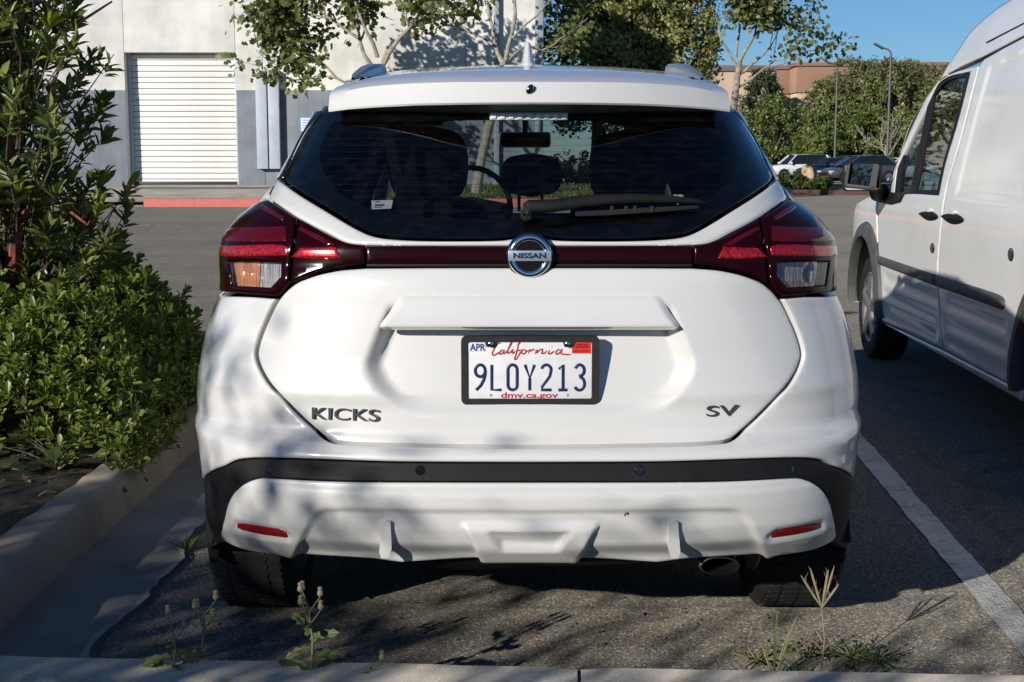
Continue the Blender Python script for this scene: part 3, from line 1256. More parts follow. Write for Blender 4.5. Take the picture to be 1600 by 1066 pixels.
# shrubs on the strip seen through the car
for px, y, r, lab in ((905, 47, 1.0, 'round green shrub seen through the rear window right of the middle headrest'), (965, 48, .9, 'green shrub seen through the window behind the right seat')):
    c = at(px, 270, y)
    bush('shrub', (c.x, y, .75), (1.7, .9, .75), 60, 50, .13, M_HEDGE_FAR, lab, 'shrub', 'shrubs past the end of the lawn', trunk_r=.05)

# ---- hedge bushes and trees behind the far car park
HB = [(1212, 152, 96, 2.7, 'round bright green bush at the left end of the far hedge', M_HEDGE_FAR), (1282, 175, 95, 2.0, 'lower green bush behind the shorter lamp post', M_HEDGE_FAR),
      (1322, 172, 97, 2.0, 'green hedge bush between the two lamp posts', M_HEDGE_FAR), (1362, 172, 96, 1.9, 'green hedge bush left of the taller lamp post', M_HEDGE_FAR),
      (1402, 178, 97, 2.0, 'green hedge bush right of the taller lamp post', M_HEDGE_FAR), (1440, 180, 96, 2.0, 'green hedge bush beside the van windscreen', M_HEDGE_FAR),
      (1150, 170, 99, 2.4, 'green hedge bush partly hidden by the hatchback', M_HEDGE_FAR)]
for px, py, Y, r, lab, m in HB:
    c = at(px, py, Y)
    h = c.z
    bush('hedge_bush', (c.x, Y, h * .47), (r, 1.8, h * .55), 150, 60, .23, m, lab, 'bush', 'clipped bushes behind the far car park', trunk_r=.1)
FT = [(1192, 112, 118, 1.7, 'dark conifer in front of the peach building', M_CONIFER), (1340, 92, 112, 3.2, 'tall pale green tree behind the middle of the far hedge', M_TREE_FAR),
      (1298, 132, 110, 2.2, 'smaller pale green tree before the brown warehouse', M_TREE_FAR), (1392, 100, 110, 2.7, 'pale green tree right behind the taller lamp post', M_TREE_FAR),
      (1432, 98, 113, 2.6, 'pale green tree nearest the van roof', M_TREE_FAR), (1468, 110, 110, 2.5, 'pale green tree mostly behind the van', M_TREE_FAR)]
for px, py, Y, r, lab, m in FT:
    c = at(px, py, Y)
    bush('far_tree', (c.x, Y, c.z * .6), (r, 2.2, c.z * .44), 170, 60, .28, m, lab, 'tree', 'trees behind the far hedge', trunk_r=.16)
    for k in range(2):
        pass
# small dead tree in front of the hedge
random.seed(5)
c = at(1383, 268, 88)
t = empty('dead_tree', (c.x, 88, 0), 'small bare grey tree standing before the far hedge', 'tree')
mb, tips = MB(), []
mb.tube([(c.x, 88, 0), (c.x + .05, 88, 1.5), (c.x, 88, 2.2)], [.12, .09, .07], 7)
for k in range(7):
    a = k * .9
    grow(mb, tips, Vector((c.x, 88, 1.3 + .15 * k)), Vector((math.cos(a), math.sin(a), .9)).normalized(), 1.3, .045, 2, .4, .5, .1, .014)
mb.build('trunk', simple('dead_bark', (.33, .28, .22), .9), t)

# bed shrubs and the boulder
for px, w, h, lab in ((1236, .9, .55, 'low green shrub left of the pale boulder'), (1264, .6, .36, 'low green shrub beneath the pale boulder'), (1284, .5, .4, 'low green shrub right of the pale boulder')):
    c = at(px, 290, 50.2)
    bush('low_shrub', (c.x, 50.2, .2 + h * .5), (w * .62, .6, h * .65), 50, 50, .11, M_HEDGE_FAR, lab, 'shrub', 'low shrubs in the kerbed bed', trunk_r=.03, base=.18)
c = at(1257, 275, 51.2)
t = bmesh.new()
bmesh.ops.create_icosphere(t, subdivisions=3, radius=1)
for v in t.verts:
    k = 1 + .22 * math.sin(v.co.x * 3.1 + 1) * math.cos(v.co.z * 2.7) + .12 * math.sin(v.co.y * 6)
    v.co = Vector((v.co.x * .27 * k, v.co.y * .3 * k, v.co.z * .47 * k))
me = bpy.data.meshes.new('boulder')
t.to_mesh(me)
t.free()
o = link_mesh('boulder', me, simple('sandstone', (.55, .40, .24), .9, var=.25, vscale=6, bmp=.6, bscale=18, bdist=.03), None, True, 30)
o.location = (c.x, 50.6, .62)
tag(o, 'pale sandstone boulder standing upright among the low shrubs', 'boulder')

# ---- the strawberry tree at the left edge, red barked
random.seed(9)
M_ARB = leafmat('arbutus_leaf', ((.042, .06, .013), (.13, .165, .035), (.28, .31, .07)), .22, .32, (.16, .22, .03))
M_ARBY = leafmat('arbutus_young_leaf', ((.10, .14, .015), (.20, .25, .03), (.36, .38, .06)), .35, .38, (.40, .42, .05))
AX, AY = -2.32, 6.2
arb = empty('strawberry_tree', (AX, AY, .12), 'evergreen tree with red bark and upright glossy leaves at left edge', 'tree')
mb, tips = MB(), []
trunk = [Vector((AX - .02, AY, .1)), Vector((AX, AY, .6)), Vector((AX + .03, AY - .02, .95)), Vector((AX + .01, AY, 1.3)), Vector((AX + .06, AY, 1.75)), Vector((AX, AY, 2.3))]
mb.tube(trunk, [.05, .04, .036, .032, .028, .02], 10)
for k in range(10):
    a = random.uniform(0, 6.28)
    p = trunk[2 + k % 3].lerp(trunk[3 + k % 3], random.random())
    mb.tube([p, p + Vector((math.cos(a) * .25, math.sin(a) * .22, .16)), p + Vector((math.cos(a) * .55, math.sin(a) * .5, .34 if k % 3 else .02))], [.016, .011, .005], 6)
mb.build('trunk', M_REDBARK, arb)


def arb_tip(px, py):
    """is (px, py) of the photograph covered by this tree's crown?"""
    edge = np.interp(py, [-260, -120, -40, 0, 40, 90, 140, 200, 230, 270, 300, 340, 372, 400], [60, 90, 120, 132, 128, 186, 196, 192, 190, 205, 232, 212, 222, 190])
    return px < edge


tipsA = []
while len(tipsA) < 780:
    p = Vector((AX + random.gauss(-.15, .42), AY + random.gauss(0, .36), random.uniform(.72, 2.75)))
    ux, uy = proj(np.array(p))
    if not arb_tip(ux + 12, uy) or ux < -260:
        continue
    # leave the airy windows of the photograph
    if 165 < ux < 200 and 225 < uy < 275 and random.random() < .9:
        continue
    if uy > 330 and 15 < ux < 60 and random.random() < .5:
        continue
    tipsA.append(p)
tw = MB()
pos, dr, nr, LL, WW, young = [], [], [], [], [], []
for p in tipsA:
    core = Vector((AX, AY, max(.7, p.z - .25)))
    out = (p - core)
    ax = (out.normalized() * .55 + Vector((random.gauss(0, .22), random.gauss(-.12, .22), .85))).normalized()
    a0 = p - ax * random.uniform(.12, .2) - out * .12
    tw.tube([a0 - Vector((0, 0, .05)) - out * .25, a0, p + ax * .03], [.0045, .0035, .002], 5, cap=False)
    yy = random.random() < .12
    s = random.uniform(.8, 1.2)
    for j in range(random.randint(11, 17)):
        a = j * 2.4 + random.random()
        f = random.random()
        rad = Vector((math.cos(a), math.sin(a), 0))
        rad = rad - ax * rad.dot(ax)
        rad.normalize()
        d = (ax * (.35 + .8 * f) + rad * (1.0 - .55 * f)).normalized()
        d.z -= .1 * random.random()
        pos.append(p - ax * (1 - f) * .09)
        dr.append(d)
        nr.append(ax * .8 - rad * .5 + Vector((random.gauss(0, .25), random.gauss(0, .25), random.gauss(0, .25))))
        LL.append(.085 * s * random.uniform(.75, 1.2))
        WW.append(LL[-1] * random.uniform(.30, .40))
        young.append(yy or random.random() < .02)
tw.build('twigs', M_BROWNBARK, arb)
A = lambda x: np.array([tuple(v) for v in x])
pos, dr, nr, LL, WW, young = A(pos), A(dr), A(nr), np.array(LL), np.array(WW), np.array(young)
# the leaves that show largest are objects of their own, the rest one part
ux, uy = proj(pos)
vis = np.where((ux > 0) & (ux < 235) & (uy > 0) & (uy < 400))[0]
order = vis[np.argsort(pos[vis, 1])][:280]
one = np.zeros(len(pos), bool)
one[order] = True
l1 = single_leaf('leaf', LANCE, M_ARB)
l2 = single_leaf('young_leaf', LANCE, M_ARBY)
for i in order:
    place_leaf(l2 if young[i] else l1, 'leaf', arb, pos[i], dr[i], nr[i], LL[i], WW[i])
for nm, s, m in (('foliage', ~one & ~young, M_ARB), ('young_foliage', ~one & young, M_ARBY)):
    o = leaf_mesh(nm, LANCE, pos[s], dr[s], nr[s], LL[s], WW[s], m, arb)
    o['kind'] = 'stuff'

# ---- low evergreen hedge in the planter
M_PIT = leafmat('pittosporum_leaf', ((.040, .064, .010), (.110, .152, .023), (.24, .28, .05)), .22, .38, (.16, .24, .02))
M_PITY = leafmat('pittosporum_young_leaf', ((.06, .10, .012), (.11, .16, .02), (.19, .24, .04)), .25, .38, (.3, .36, .04))
hedge = empty('hedge', (-2.3, 6.3, .12), 'low dense evergreen hedge mounded in the kerbed planter', 'hedge')


def hh(x, y):
    rx = np.clip((-1.36 - np.clip(y - 6.2, 0, 9) * .42 - x) / .62, 0, 1)
    fr = 4.8 + .22 * np.sin(x * 2.3) + np.clip((-1.9 - x), 0, 2) * .05
    ry = np.clip((y - fr) / 1.25, 0, 1)
    bk_ = np.clip((8.3 - y) / 1.1, 0, 1)
    h = .62 * np.sqrt(np.maximum(0, 1 - (1 - rx) ** 2)) * (.25 + .75 * np.sqrt(np.maximum(0, 1 - (1 - ry) ** 2))) * np.sqrt(bk_)
    h = h * (1 + .16 * np.sin(x * 5.3 + y * 2.1) * np.sin(y * 4.7 - x) + .08 * np.sin(x * 11 + 2) * np.sin(y * 13))
    return np.where((rx > 0) & (ry > 0), h, 0)


n = 13000
X = RNG.uniform(-4.6, -1.37, n)
Y = RNG.uniform(4.75, 8.4, n)
H = hh(X, Y)
k = H > .05
X, Y, H = X[k], Y[k], H[k]
dep = np.where(RNG.random(len(X)) < .62, RNG.uniform(.9, 1.06, len(X)), RNG.uniform(.25, .9, len(X)))
Z = .13 + H * dep
e = .03
gxn, gyn = (hh(X + e, Y) - hh(X - e, Y)) / (2 * e), (hh(X, Y + e) - hh(X, Y - e)) / (2 * e)
NN = np.stack([-gxn, -gyn, np.ones_like(gxn) * .9], 1)
NN /= np.linalg.norm(NN, axis=1)[:, None]
NN = NN * .7 + np.array([0, 0, .6]) + RNG.normal(0, .18, NN.shape)
NN /= np.linalg.norm(NN, axis=1)[:, None]
C0 = np.stack([X, Y, Z], 1) + RNG.normal(0, .015, (len(X), 3))
m = 9
idx = np.repeat(np.arange(len(X)), m)
j = np.tile(np.arange(m), len(X))
ang = j * 2.4 + np.repeat(RNG.random(len(X)) * 6.28, m)
rd_ = np.stack([np.cos(ang), np.sin(ang), np.zeros(len(ang))], 1)
ax = NN[idx]
rd_ = rd_ - ax * np.sum(rd_ * ax, 1)[:, None]
rd_ /= np.maximum(np.linalg.norm(rd_, axis=1), 1e-6)[:, None]
f = (j / m)
d = ax * (.25 + .95 * f)[:, None] + rd_ * (1.05 - .7 * f)[:, None]
ps = C0[idx] - ax * ((1 - f) * .035)[:, None]
nr_ = ax * .8 - rd_ * .45 + RNG.normal(0, .15, ax.shape)
Lh = .048 * RNG.uniform(.7, 1.2, len(idx)) * np.repeat(RNG.uniform(.65, 1.3, len(X)), m)
Wh = Lh * RNG.uniform(.38, .5, len(idx))
topy = (dep > .98) & (RNG.random(len(X)) < .33)
yg = topy[idx]
ux, uy = proj(ps)
vis = np.where((ux > 0) & (ux < 350) & (uy > 390) & (uy < 720) & (dep[idx] > .9))[0]
order = vis[np.argsort(-Lh[vis] / ps[vis, 1])][:280]
one = np.zeros(len(ps), bool)
one[order] = True
l1 = single_leaf('leaf', OBOV, M_PIT)
l2 = single_leaf('young_leaf', OBOV, M_PITY)
for i in order:
    place_leaf(l2 if yg[i] else l1, 'leaf', hedge, ps[i], d[i], nr_[i], Lh[i], Wh[i])
for nm, s, mt in (('foliage', ~one & ~yg, M_PIT), ('young_foliage', ~one & yg, M_PITY)):
    o = leaf_mesh(nm, OBOV, ps[s], d[s], nr_[s], Lh[s], Wh[s], mt, hedge)
    o['kind'] = 'stuff'
st = MB()
for i in range(0, len(X), 45):
    p = Vector(C0[i])
    st.tube([(p.x + random.gauss(0, .06), p.y + random.gauss(0, .06), .1), (p.x, p.y, (p.z + .1) / 2), p], [.006, .004, .002], 4, cap=False)
o = st.build('stems', M_BROWNBARK, hedge, sharp=None)
o['kind'] = 'stuff'

# ---- broad-leaved weeds in front of the hedge
M_WEED = leafmat('weed_leaf', ((.04, .06, .015), (.085, .11, .035), (.15, .18, .06)), .25, .55)
M_STEM = simple('weed_stem', (.16, .17, .07), .7, var=.3, vscale=30)
M_DRY = simple('dry_straw', (.25, .20, .125), .8, var=.3, vscale=40)


def weed(base, label, nl, L, spread, h, shape=LOBED, group=None, mat=M_WEED, wid=.8, seed=0):
    random.seed(seed)
    t = empty('weed', base, label, 'weed', group)
    me = single_leaf('leaf', shape, mat)
    sm = MB()
    b = Vector(base)
    for i in range(nl):
        a = i * 2.4 + random.random()
        r = spread * random.uniform(.25, 1)
        z = h * random.uniform(.2, 1)
        q = b + Vector((math.cos(a) * r, math.sin(a) * r, z))
        sm.tube([b, b.lerp(q, .5) + Vector((0, 0, z * .2)), q], [.003, .0022, .0015], 5, cap=False)
        d = Vector((math.cos(a), math.sin(a), random.uniform(-.5, .5)))
        s = L * random.uniform(.6, 1.2)
        place_leaf(me, 'leaf', t, q, d, Vector((random.gauss(0, .3), random.gauss(-.3, .3), 1)), s, s * wid * random.uniform(.8, 1.2))
    sm.build('stem', M_STEM, t)
    return t


W0 = [(38, 668, .115, 34, .13, .24, .30, 'broad leaved weed in the planter at the left edge'), (120, 650, .12, 30, .13, .22, .32, 'broad leaved weed before the hedge, right of its twin at left edge'),
      (168, 690, .12, 18, .10, .16, .18, 'small weed against the planter kerb below the hedge'), (90, 715, .115, 24, .09, .2, .14, 'low weed on the bare soil below the other planter weeds')]
for i, (px, py, z, nl, L, sp, h, lab) in enumerate(W0):
    b = atz(px, py + 20, z)
    weed(b, lab, nl, L, sp, h, LOBED, 'weeds in the planter', seed=i + 3)

# fallen leaves and twigs on the planter soil
n = 500
pl = np.stack([RNG.uniform(-3.2, -1.56, n), RNG.uniform(3.0, 5.4, n), RNG.uniform(.135, .15, n)], 1)
dd = rdir(n)
dd[:, 2] *= .15
o = leaf_mesh('leaf_litter', LANCE, pl, dd, np.array([[0, 0, 1.]] * n) + RNG.normal(0, .3, (n, 3)), RNG.uniform(.02, .06, n), RNG.uniform(.008, .02, n),
              leafmat('dead_leaf', ((.10, .07, .04), (.20, .15, .09), (.34, .28, .18)), .1, .8), None)
tag(o, 'dry fallen leaves littering the planter soil', 'leaf litter', kind='stuff')


n = 160
pl = np.stack([RNG.uniform(-1.3, 1.9, n), np.zeros(n), np.full(n, .006)], 1)
pl[:, 1] = ka.y + .12 + np.abs(RNG.normal(0, .22, n)) - (pl[:, 0] + 1.3) * .05
dd = rdir(n)
dd[:, 2] *= .12
o = leaf_mesh('blown_litter', LANCE, pl, dd, np.array([[0, 0, 1.]] * n) + RNG.normal(0, .3, (n, 3)), RNG.uniform(.008, .026, n), RNG.uniform(.003, .009, n), bpy.data.materials['dead_leaf'], None)
tag(o, 'small dry bits blown against the front kerb', 'litter', kind='stuff')


# ---- thistles and grasses at the front kerb
def thistle(px, py_base, py_top, Yb, label, seed, leaves=9, heads=5, L=.10, z0=0.0, side=0):
    random.seed(seed)
    b = at(px, py_base, Yb)
    b.z = min(b.z, .13)
    top = at(px + side, py_top, Yb)
    t = empty('thistle', (b.x, b.y, z0), label, 'weed', 'thistles along the front kerb')
    base = Vector((b.x, b.y, z0))
    sm = MB()
    mid = base.lerp(top, .55) + Vector((.008, 0, 0))
    sm.tube([base, mid, top], [.0036, .003, .0022], 7)
    me = single_leaf('leaf', LOBED, M_WEED)
    for i in range(leaves):
        f = .08 + .75 * i / leaves
        p = base.lerp(top, f)
        a = i * 2.4 + random.random()
        d = Vector((math.cos(a), math.sin(a) * .7, random.uniform(-.1, .7)))
        s = L * random.uniform(.7, 1.2) * (1.15 - .6 * f)
        for k in (0, 1):
            place_leaf(me, 'leaf', t, p + d * s * .35 * k, d + Vector((0, 0, -.35 * k)), Vector((random.gauss(0, .4), -.4 + random.gauss(0, .3), .8)), s * .9, s * .4)
    for i in range(heads):
        a = i * 2.1
        p = base.lerp(top, .72 + .28 * i / max(1, heads - 1))
        q = p + Vector((math.cos(a) * .028, math.sin(a) * .02, .03 + .01 * random.random()))
        sm.tube([p, p.lerp(q, .6), q], [.002, .0016, .0016], 5)
        hd = MB().lathe([(.002, 0), (.0065, .004), (.007, .010), (.0045, .016), (.006, .021), (.001, .024)], q, n=9)
        hd.build('flower_head', M_DRY if i % 2 else simple('bud_green', (.22, .22, .10), .7), t)
    sm.build('stem', M_STEM, t)
    return t


thistle(487, 1100, 945, 2.93, 'tall thistle with dry heads in front of the hatchback, left of centre', 2, 8, 6, .066, .10, -6)
thistle(268, 1100, 985, 2.95, 'leafy thistle with one pale bud below the left rear wheel', 5, 8, 2, .055, .10, 2)
thistle(305, 1110, 962, 2.98, 'slender thistle leaning beside the leafy one below the left rear wheel', 8, 4, 4, .05, .10, 14)
thistle(575, 1120, 1046, 2.92, 'tiny thistle just showing at the bottom edge left of the kerb joint', 12, 5, 1, .05, .10, 4)


def grass_tuft(px, py, z, label, n, h, spread, dry, seed, lean=0.0):
    random.seed(seed)
    b = atz(px, py, z)
    t = empty('grass_tuft', b, label, 'grass', 'grass tufts at the front kerb')
    g_, d_ = MB(), MB()
    for i in range(n):
        a = random.uniform(0, 6.28)
        r = spread * random.random()
        p = b + Vector((math.cos(a) * r * .2, math.sin(a) * r * .12, 0))
        hh_ = h * random.uniform(.5, 1)
        q = p + Vector((math.cos(a) * r + lean, math.sin(a) * r * .5, hh_))
        mid = p.lerp(q, .55) + Vector((0, 0, hh_ * .12))
        (d_ if random.random() < dry else g_).tube([p, mid, q], [.0019, .0016, .0005], 4, cap=False)
    if g_.v:
        g_.build('blades', simple('weed_blade', (.10, .14, .035), .6, var=.3, vscale=20), t)
    if d_.v:
        d_.build('dry_blades', M_DRY, t)
    return t


grass_tuft(1210, 1052, .02, 'grass tuft with dry stalks behind the front kerb, right of the kerb joint', 14, .15, .085, .35, 1)
grass_tuft(1255, 1060, .10, 'low green grass tuft on the front kerb edge beside the dry stalk', 12, .06, .06, .1, 2)
# tall dry stalk with seed spikes
random.seed(4)
b = atz(1283, 1048, .02)
t = empty('seed_stalk', b, 'tall dry grass stalk with four seed spikes by the right rear wheel', 'grass')
tp = at(1284, 950, b.y)
tp = Vector((tp.x, b.y, tp.z))
MB().tube([b, b.lerp(tp, .5) + Vector((.008, 0, 0)), tp], [.0024, .002, .0015], 6).build('stem', M_DRY, t)
for dx, dz in ((-.055, .085), (-.03, .10), (.012, .10), (.028, .105), (.04, .06)):
    q = tp + Vector((dx, random.uniform(-.01, .01), dz))
    m = MB().tube([tp, tp.lerp(q, .4), tp.lerp(q, .8), q], [.0012, .0032, .003, .0008], 6)
    for k in range(6):
        p = tp.lerp(q, .3 + .11 * k)
        m.tube([p, p + Vector((random.uniform(-.012, .012), 0, .02))], [.0008, .0003], 3, cap=False)
    m.build('seed_spike', M_DRY, t)
for dx, z in ((-.05, .35), (.045, .3), (-.03, .5)):
    p = b.lerp(tp, z)
    MB().tube([p, p + Vector((dx * .6, 0, .03)), p + Vector((dx, 0, .012))], [.0022, .002, .0004], 4).build('blade', M_DRY, t)
# low weeds in the crack between asphalt and kerb
M_LOW = leafmat('low_weed_leaf', ((.03, .05, .012), (.07, .10, .03), (.12, .15, .05)), .2)
for k, (px, py, nl, lab) in enumerate(((1262, 1026, 26, 'low green weed in the kerb crack below the tall dry stalk'), (1330, 1030, 34, 'low green weed in the kerb crack right of the dry stalk'),
                                       (1372, 1034, 26, 'low green weed in the kerb crack nearest the stall line'), (1180, 1034, 16, 'low green weed in the kerb crack left of the grass tuft'))):
    weed(atz(px, py, .003), lab, nl, .022, .07, .03, OBOV, 'low weeds in the kerb crack', M_LOW, .5, k + 30)
# grass at the broken gutter edge
grass_tuft(292, 858, .01, 'small dark grass tuft growing at the broken gutter edge', 24, .05, .08, .0, 9)

# ---- trees behind the photographer: their shade falls over the planter, kerb and left rear corner
random.seed(31)
M_SHADE = leafmat('street_tree_leaf', ((.03, .045, .012), (.06, .085, .02), (.10, .13, .04)), .15)


def shade(name, label, cat, fn, n, leaf, trunk_pts, tr):
    t = empty(name, trunk_pts[0], label, cat)
    pos = []
    while len(pos) < n:
        p = fn()
        if p is None:
            continue
        for _ in range(9):
            pos.append(p + Vector((random.gauss(0, .085), random.gauss(0, .085), random.gauss(0, .085))))
    pos = A(pos)
    m = len(pos)
    leaf_mesh('crown', OBOV, pos, rdir(m), rdir(m), leaf * RNG.uniform(.7, 1.3, m), leaf * RNG.uniform(.4, .6, m), M_SHADE, t)
    mb = MB()
    mb.tube(trunk_pts, tr, 9)
    top = Vector(trunk_pts[-1])
    for k in range(9):
        a = k * .7
        mb.tube([top - Vector((0, 0, .3 * random.random())), top + Vector((math.cos(a) * .7, math.sin(a) * .3, .3)), top + Vector((math.cos(a) * 1.9, math.sin(a) * .5, .5 * random.random()))], [tr[-1] * .6, tr[-1] * .35, .01], 6)
    mb.build('trunk', M_BROWNBARK, t)
    return t


def crown_pt():
    p = Vector((random.uniform(-11, -4.35), random.uniform(-2.2, -.8), random.uniform(.9, 3.1)))
    top = np.interp(p.x, [-11, -8.5, -7.0, -6.0, -5.0, -4.4, -3.75], [2.95, 2.95, 2.9, 2.9, 2.95, 2.92, 2.2])
    dens = np.interp(p.x, [-5.6, -4.8, -4.3], [1, .95, .6])
    if p.z > top or random.random() > dens * (1 if p.z < top - .5 else .5):
        return None
    return p


def low_pt():
    p = Vector((random.uniform(-7.5, -.6), random.uniform(-1.9, -1.1), random.uniform(.15, 2.7)))
    top = 1.98 + .06 * math.sin(p.x * 3.1) + .05 * math.sin(p.x * 11) + .22 * (random.random() - .5)
    tt = (p.y + 1.5) / 2
    if p.z > top - tt * -1.0 or random.random() > (1 if p.z < 2.0 else .5):
        return None
    return p


shade('street_tree', 'spreading street tree behind the camera shading the planter and kerb', 'tree', crown_pt, 30000, .085, [(-7, -1.5, 0), (-6.95, -1.5, .8), (-7, -1.5, 1.6)], [.13, .11, .09])
shade('tall_shrub', 'tall shrub screen behind the camera shading the front kerb', 'shrub', low_pt, 26000, .075, [(-3.8, -1.5, 0), (-3.8, -1.5, .5), (-3.8, -1.5, 1.1)], [.05, .045, .04])
# ================================================================== THE WHITE HATCHBACK
CXO = 0.041                       # centre line of the car
AXLE_Y = 3.82
CAR = empty('hatchback', (CXO, AXLE_Y, 0), 'white hatchback seen square from behind, parked with dark tinted rear window', 'car')
def wall_of(d, w):
    """a pressed wall: nearly straight, with small rounded shoulders"""
    x = np.clip(d / w, 0, 1)
    return .3 * sstep(x) + .7 * x


PAINT = car_paint('white_paint', (.645, .638, .618), .45)
BLACKP = simple('black_plastic', (.0105, .0105, .011), .6, spec=.22, var=.25, vscale=9, bmp=.25, bscale=400, bdist=.0006)
BLACKG = simple('gloss_black', (.006, .006, .007), .12, coat=.6)
RUBBER = simple('rubber', (.009, .009, .0095), .8, var=.3, vscale=12)
DARKIN = simple('cabin_trim', (.006, .006, .007), .9, spec=.08)
CHROME = simple('chrome', (.75, .76, .78), .09, 1.0)
DCHROME = simple('dark_chrome', (.42, .43, .44), .22, .95)
LAMP_DARK = simple('lamp_dark_red', (.013, .001, .0025), .14, spec=.13, coat=.0)
LAMP_RED = streaks('lamp_red', [(.3, (.16, .002, .005)), (.5, (.36, .007, .012)), (.68, (.62, .03, .03))], 200, 160)
LAMP_RED2 = simple('lamp_deep_red', (.075, .002, .006), .10, spec=.3, coat=.2, var=.3, vscale=40)
LAMP_CLEAR = streaks('lamp_clear', [(.28, (.03, .03, .03)), (.45, (.35, .33, .31)), (.6, (.80, .79, .77)), (.75, (.22, .19, .17))])
LAMP_AMBER = streaks('lamp_amber', [(.28, (.30, .12, .05)), (.45, (.75, .24, .08)), (.6, (.80, .45, .28)), (.75, (.45, .30, .22))])
LAMP_SMOKE = streaks('lamp_smoke', [(.28, (.04, .035, .035)), (.45, (.28, .20, .16)), (.6, (.60, .57, .55)), (.75, (.12, .10, .09))])
REFL = simple('reflector_red', (.22, .008, .012), .12, coat=.8, var=.3, vscale=60)
GAR = simple('garnish_maroon', (.014, .0015, .003), .16, spec=.13, coat=.0)

A_ = 1.2
_th = np.linspace(0, math.pi / 2, 2000)
_r = 1 / (np.abs(np.cos(_th)) ** 3 + np.abs(np.sin(_th)) ** 3) ** (1 / 3)
_ux, _uy = _r * np.sin(_th), 1 - _r * np.cos(_th)
_arc = np.concatenate([[0], np.cumsum(np.hypot(np.diff(_ux) * .85, np.diff(_uy) * .55))])
_arc /= _arc[-1]

# rear centre line: photo row -> distance
_y0 = [(895, 3.10), (872, 3.045), (855, 3.005), (830, 2.985), (800, 2.978), (760, 2.975), (745, 2.985), (725, 2.99), (712, 2.995), (700, 3.012), (692, 3.045), (680, 3.060),
       (640, 3.068), (622, 3.064), (600, 3.072), (560, 3.082), (520, 3.088), (465, 3.097), (440, 3.103), (418, 3.118), (395, 3.122), (380, 3.128), (368, 3.150), (320, 3.212), (270, 3.285), (220, 3.358), (172, 3.425), (120, 3.50)]
# silhouette: photo row -> half width in photo pixels
_sil = [(895, 494), (850, 497), (770, 506), (690, 513.5), (625, 515), (560, 509), (500, 496), (460, 480), (430, 478), (400, 479), (370, 473), (340, 449), (310, 411),
        (285, 394), (260, 380), (230, 362), (200, 345), (180, 334), (150, 312), (120, 284)]
_zs = np.array([at(827, py, Y).z for py, Y in _y0])[::-1] if False else np.array([at(827, py, Y).z for py, Y in _y0])
_o = np.argsort(_zs)
ZG = np.linspace(.2, 1.62, 800)


def smooth_tab(z, v, sig):
    o = np.argsort(z)
    t = np.interp(ZG, np.array(z)[o], np.array(v)[o])
    k = int(sig / (ZG[1] - ZG[0]) * 3) + 1
    w = np.exp(-.5 * (np.arange(-k, k + 1) * (ZG[1] - ZG[0]) / sig) ** 2)
    w /= w.sum()
    return np.convolve(np.pad(t, k, mode='edge'), w, 'valid')


Y0T = smooth_tab(_zs, [Y for _, Y in _y0], .0045)
LT = smooth_tab([.2, .45, .62, .75, .9, 1.0, 1.15, 1.25, 1.5], [.60, .62, .62, .62, .58, .50, .46, .44, .42], .03)
_wz = np.array([at(827, py, 3.4).z for py, _ in _sil])
_wv = np.array([h / 600 for _, h in _sil])
WT = smooth_tab(_wz, _wv, .012)


def Spos(Q):
    Q = np.asarray(Q, float)
    a, z = Q[:, 0], Q[:, 1]
    s = np.sign(a)
    aa = np.abs(a)
    t = np.minimum(aa / A_, 1)
    ext = np.maximum(aa - A_, 0)
    ux = np.interp(t, _arc, _ux)
    uy = np.interp(t, _arc, _uy)
    w = np.interp(z, ZG, WT)
    y = np.interp(z, ZG, Y0T) + np.interp(z, ZG, LT) * uy + ext
    return np.stack([CXO + s * w * ux, y, z], 1)


_at = np.linspace(0, A_, 160)
for _ in range(9):
    for i, (py, h) in enumerate(_sil):
        P = Spos(np.stack([_at, np.full(160, _wz[i])], 1))
        ux, uy = proj(P)
        k = int(np.argmax(ux))
        _wv[i] *= 1 + (h / (ux[k] - 827) - 1) * .6
        _wz[i] += at(827 + h, py, P[k, 1]).z - _wz[i]
    _wa, _wb = smooth_tab(_wz, _wv, .014), smooth_tab(_wz, _wv, .04)
    _k = sstep((ZG - .86) / .10)
    WT = _wb * (1 - _k) + _wa * _k


def asil(z):
    P = Spos(np.stack([_at, np.full(160, z)], 1))
    return float(_at[int(np.argmax(proj(P)[0]))])


AS = np.array([asil(z) for z in ZG[::20]])
AS = np.interp(ZG, ZG[::20], AS)


def Smap(Q):
    e = 1e-3
    Q = np.asarray(Q, float)
    P = Spos(Q)
    du = Spos(Q + [e, 0]) - Spos(Q - [e, 0])
    dv = Spos(Q + [0, e]) - Spos(Q - [0, e])
    n = np.cross(du, dv)
    n /= np.maximum(np.linalg.norm(n, axis=1), 1e-12)[:, None]
    return P, n


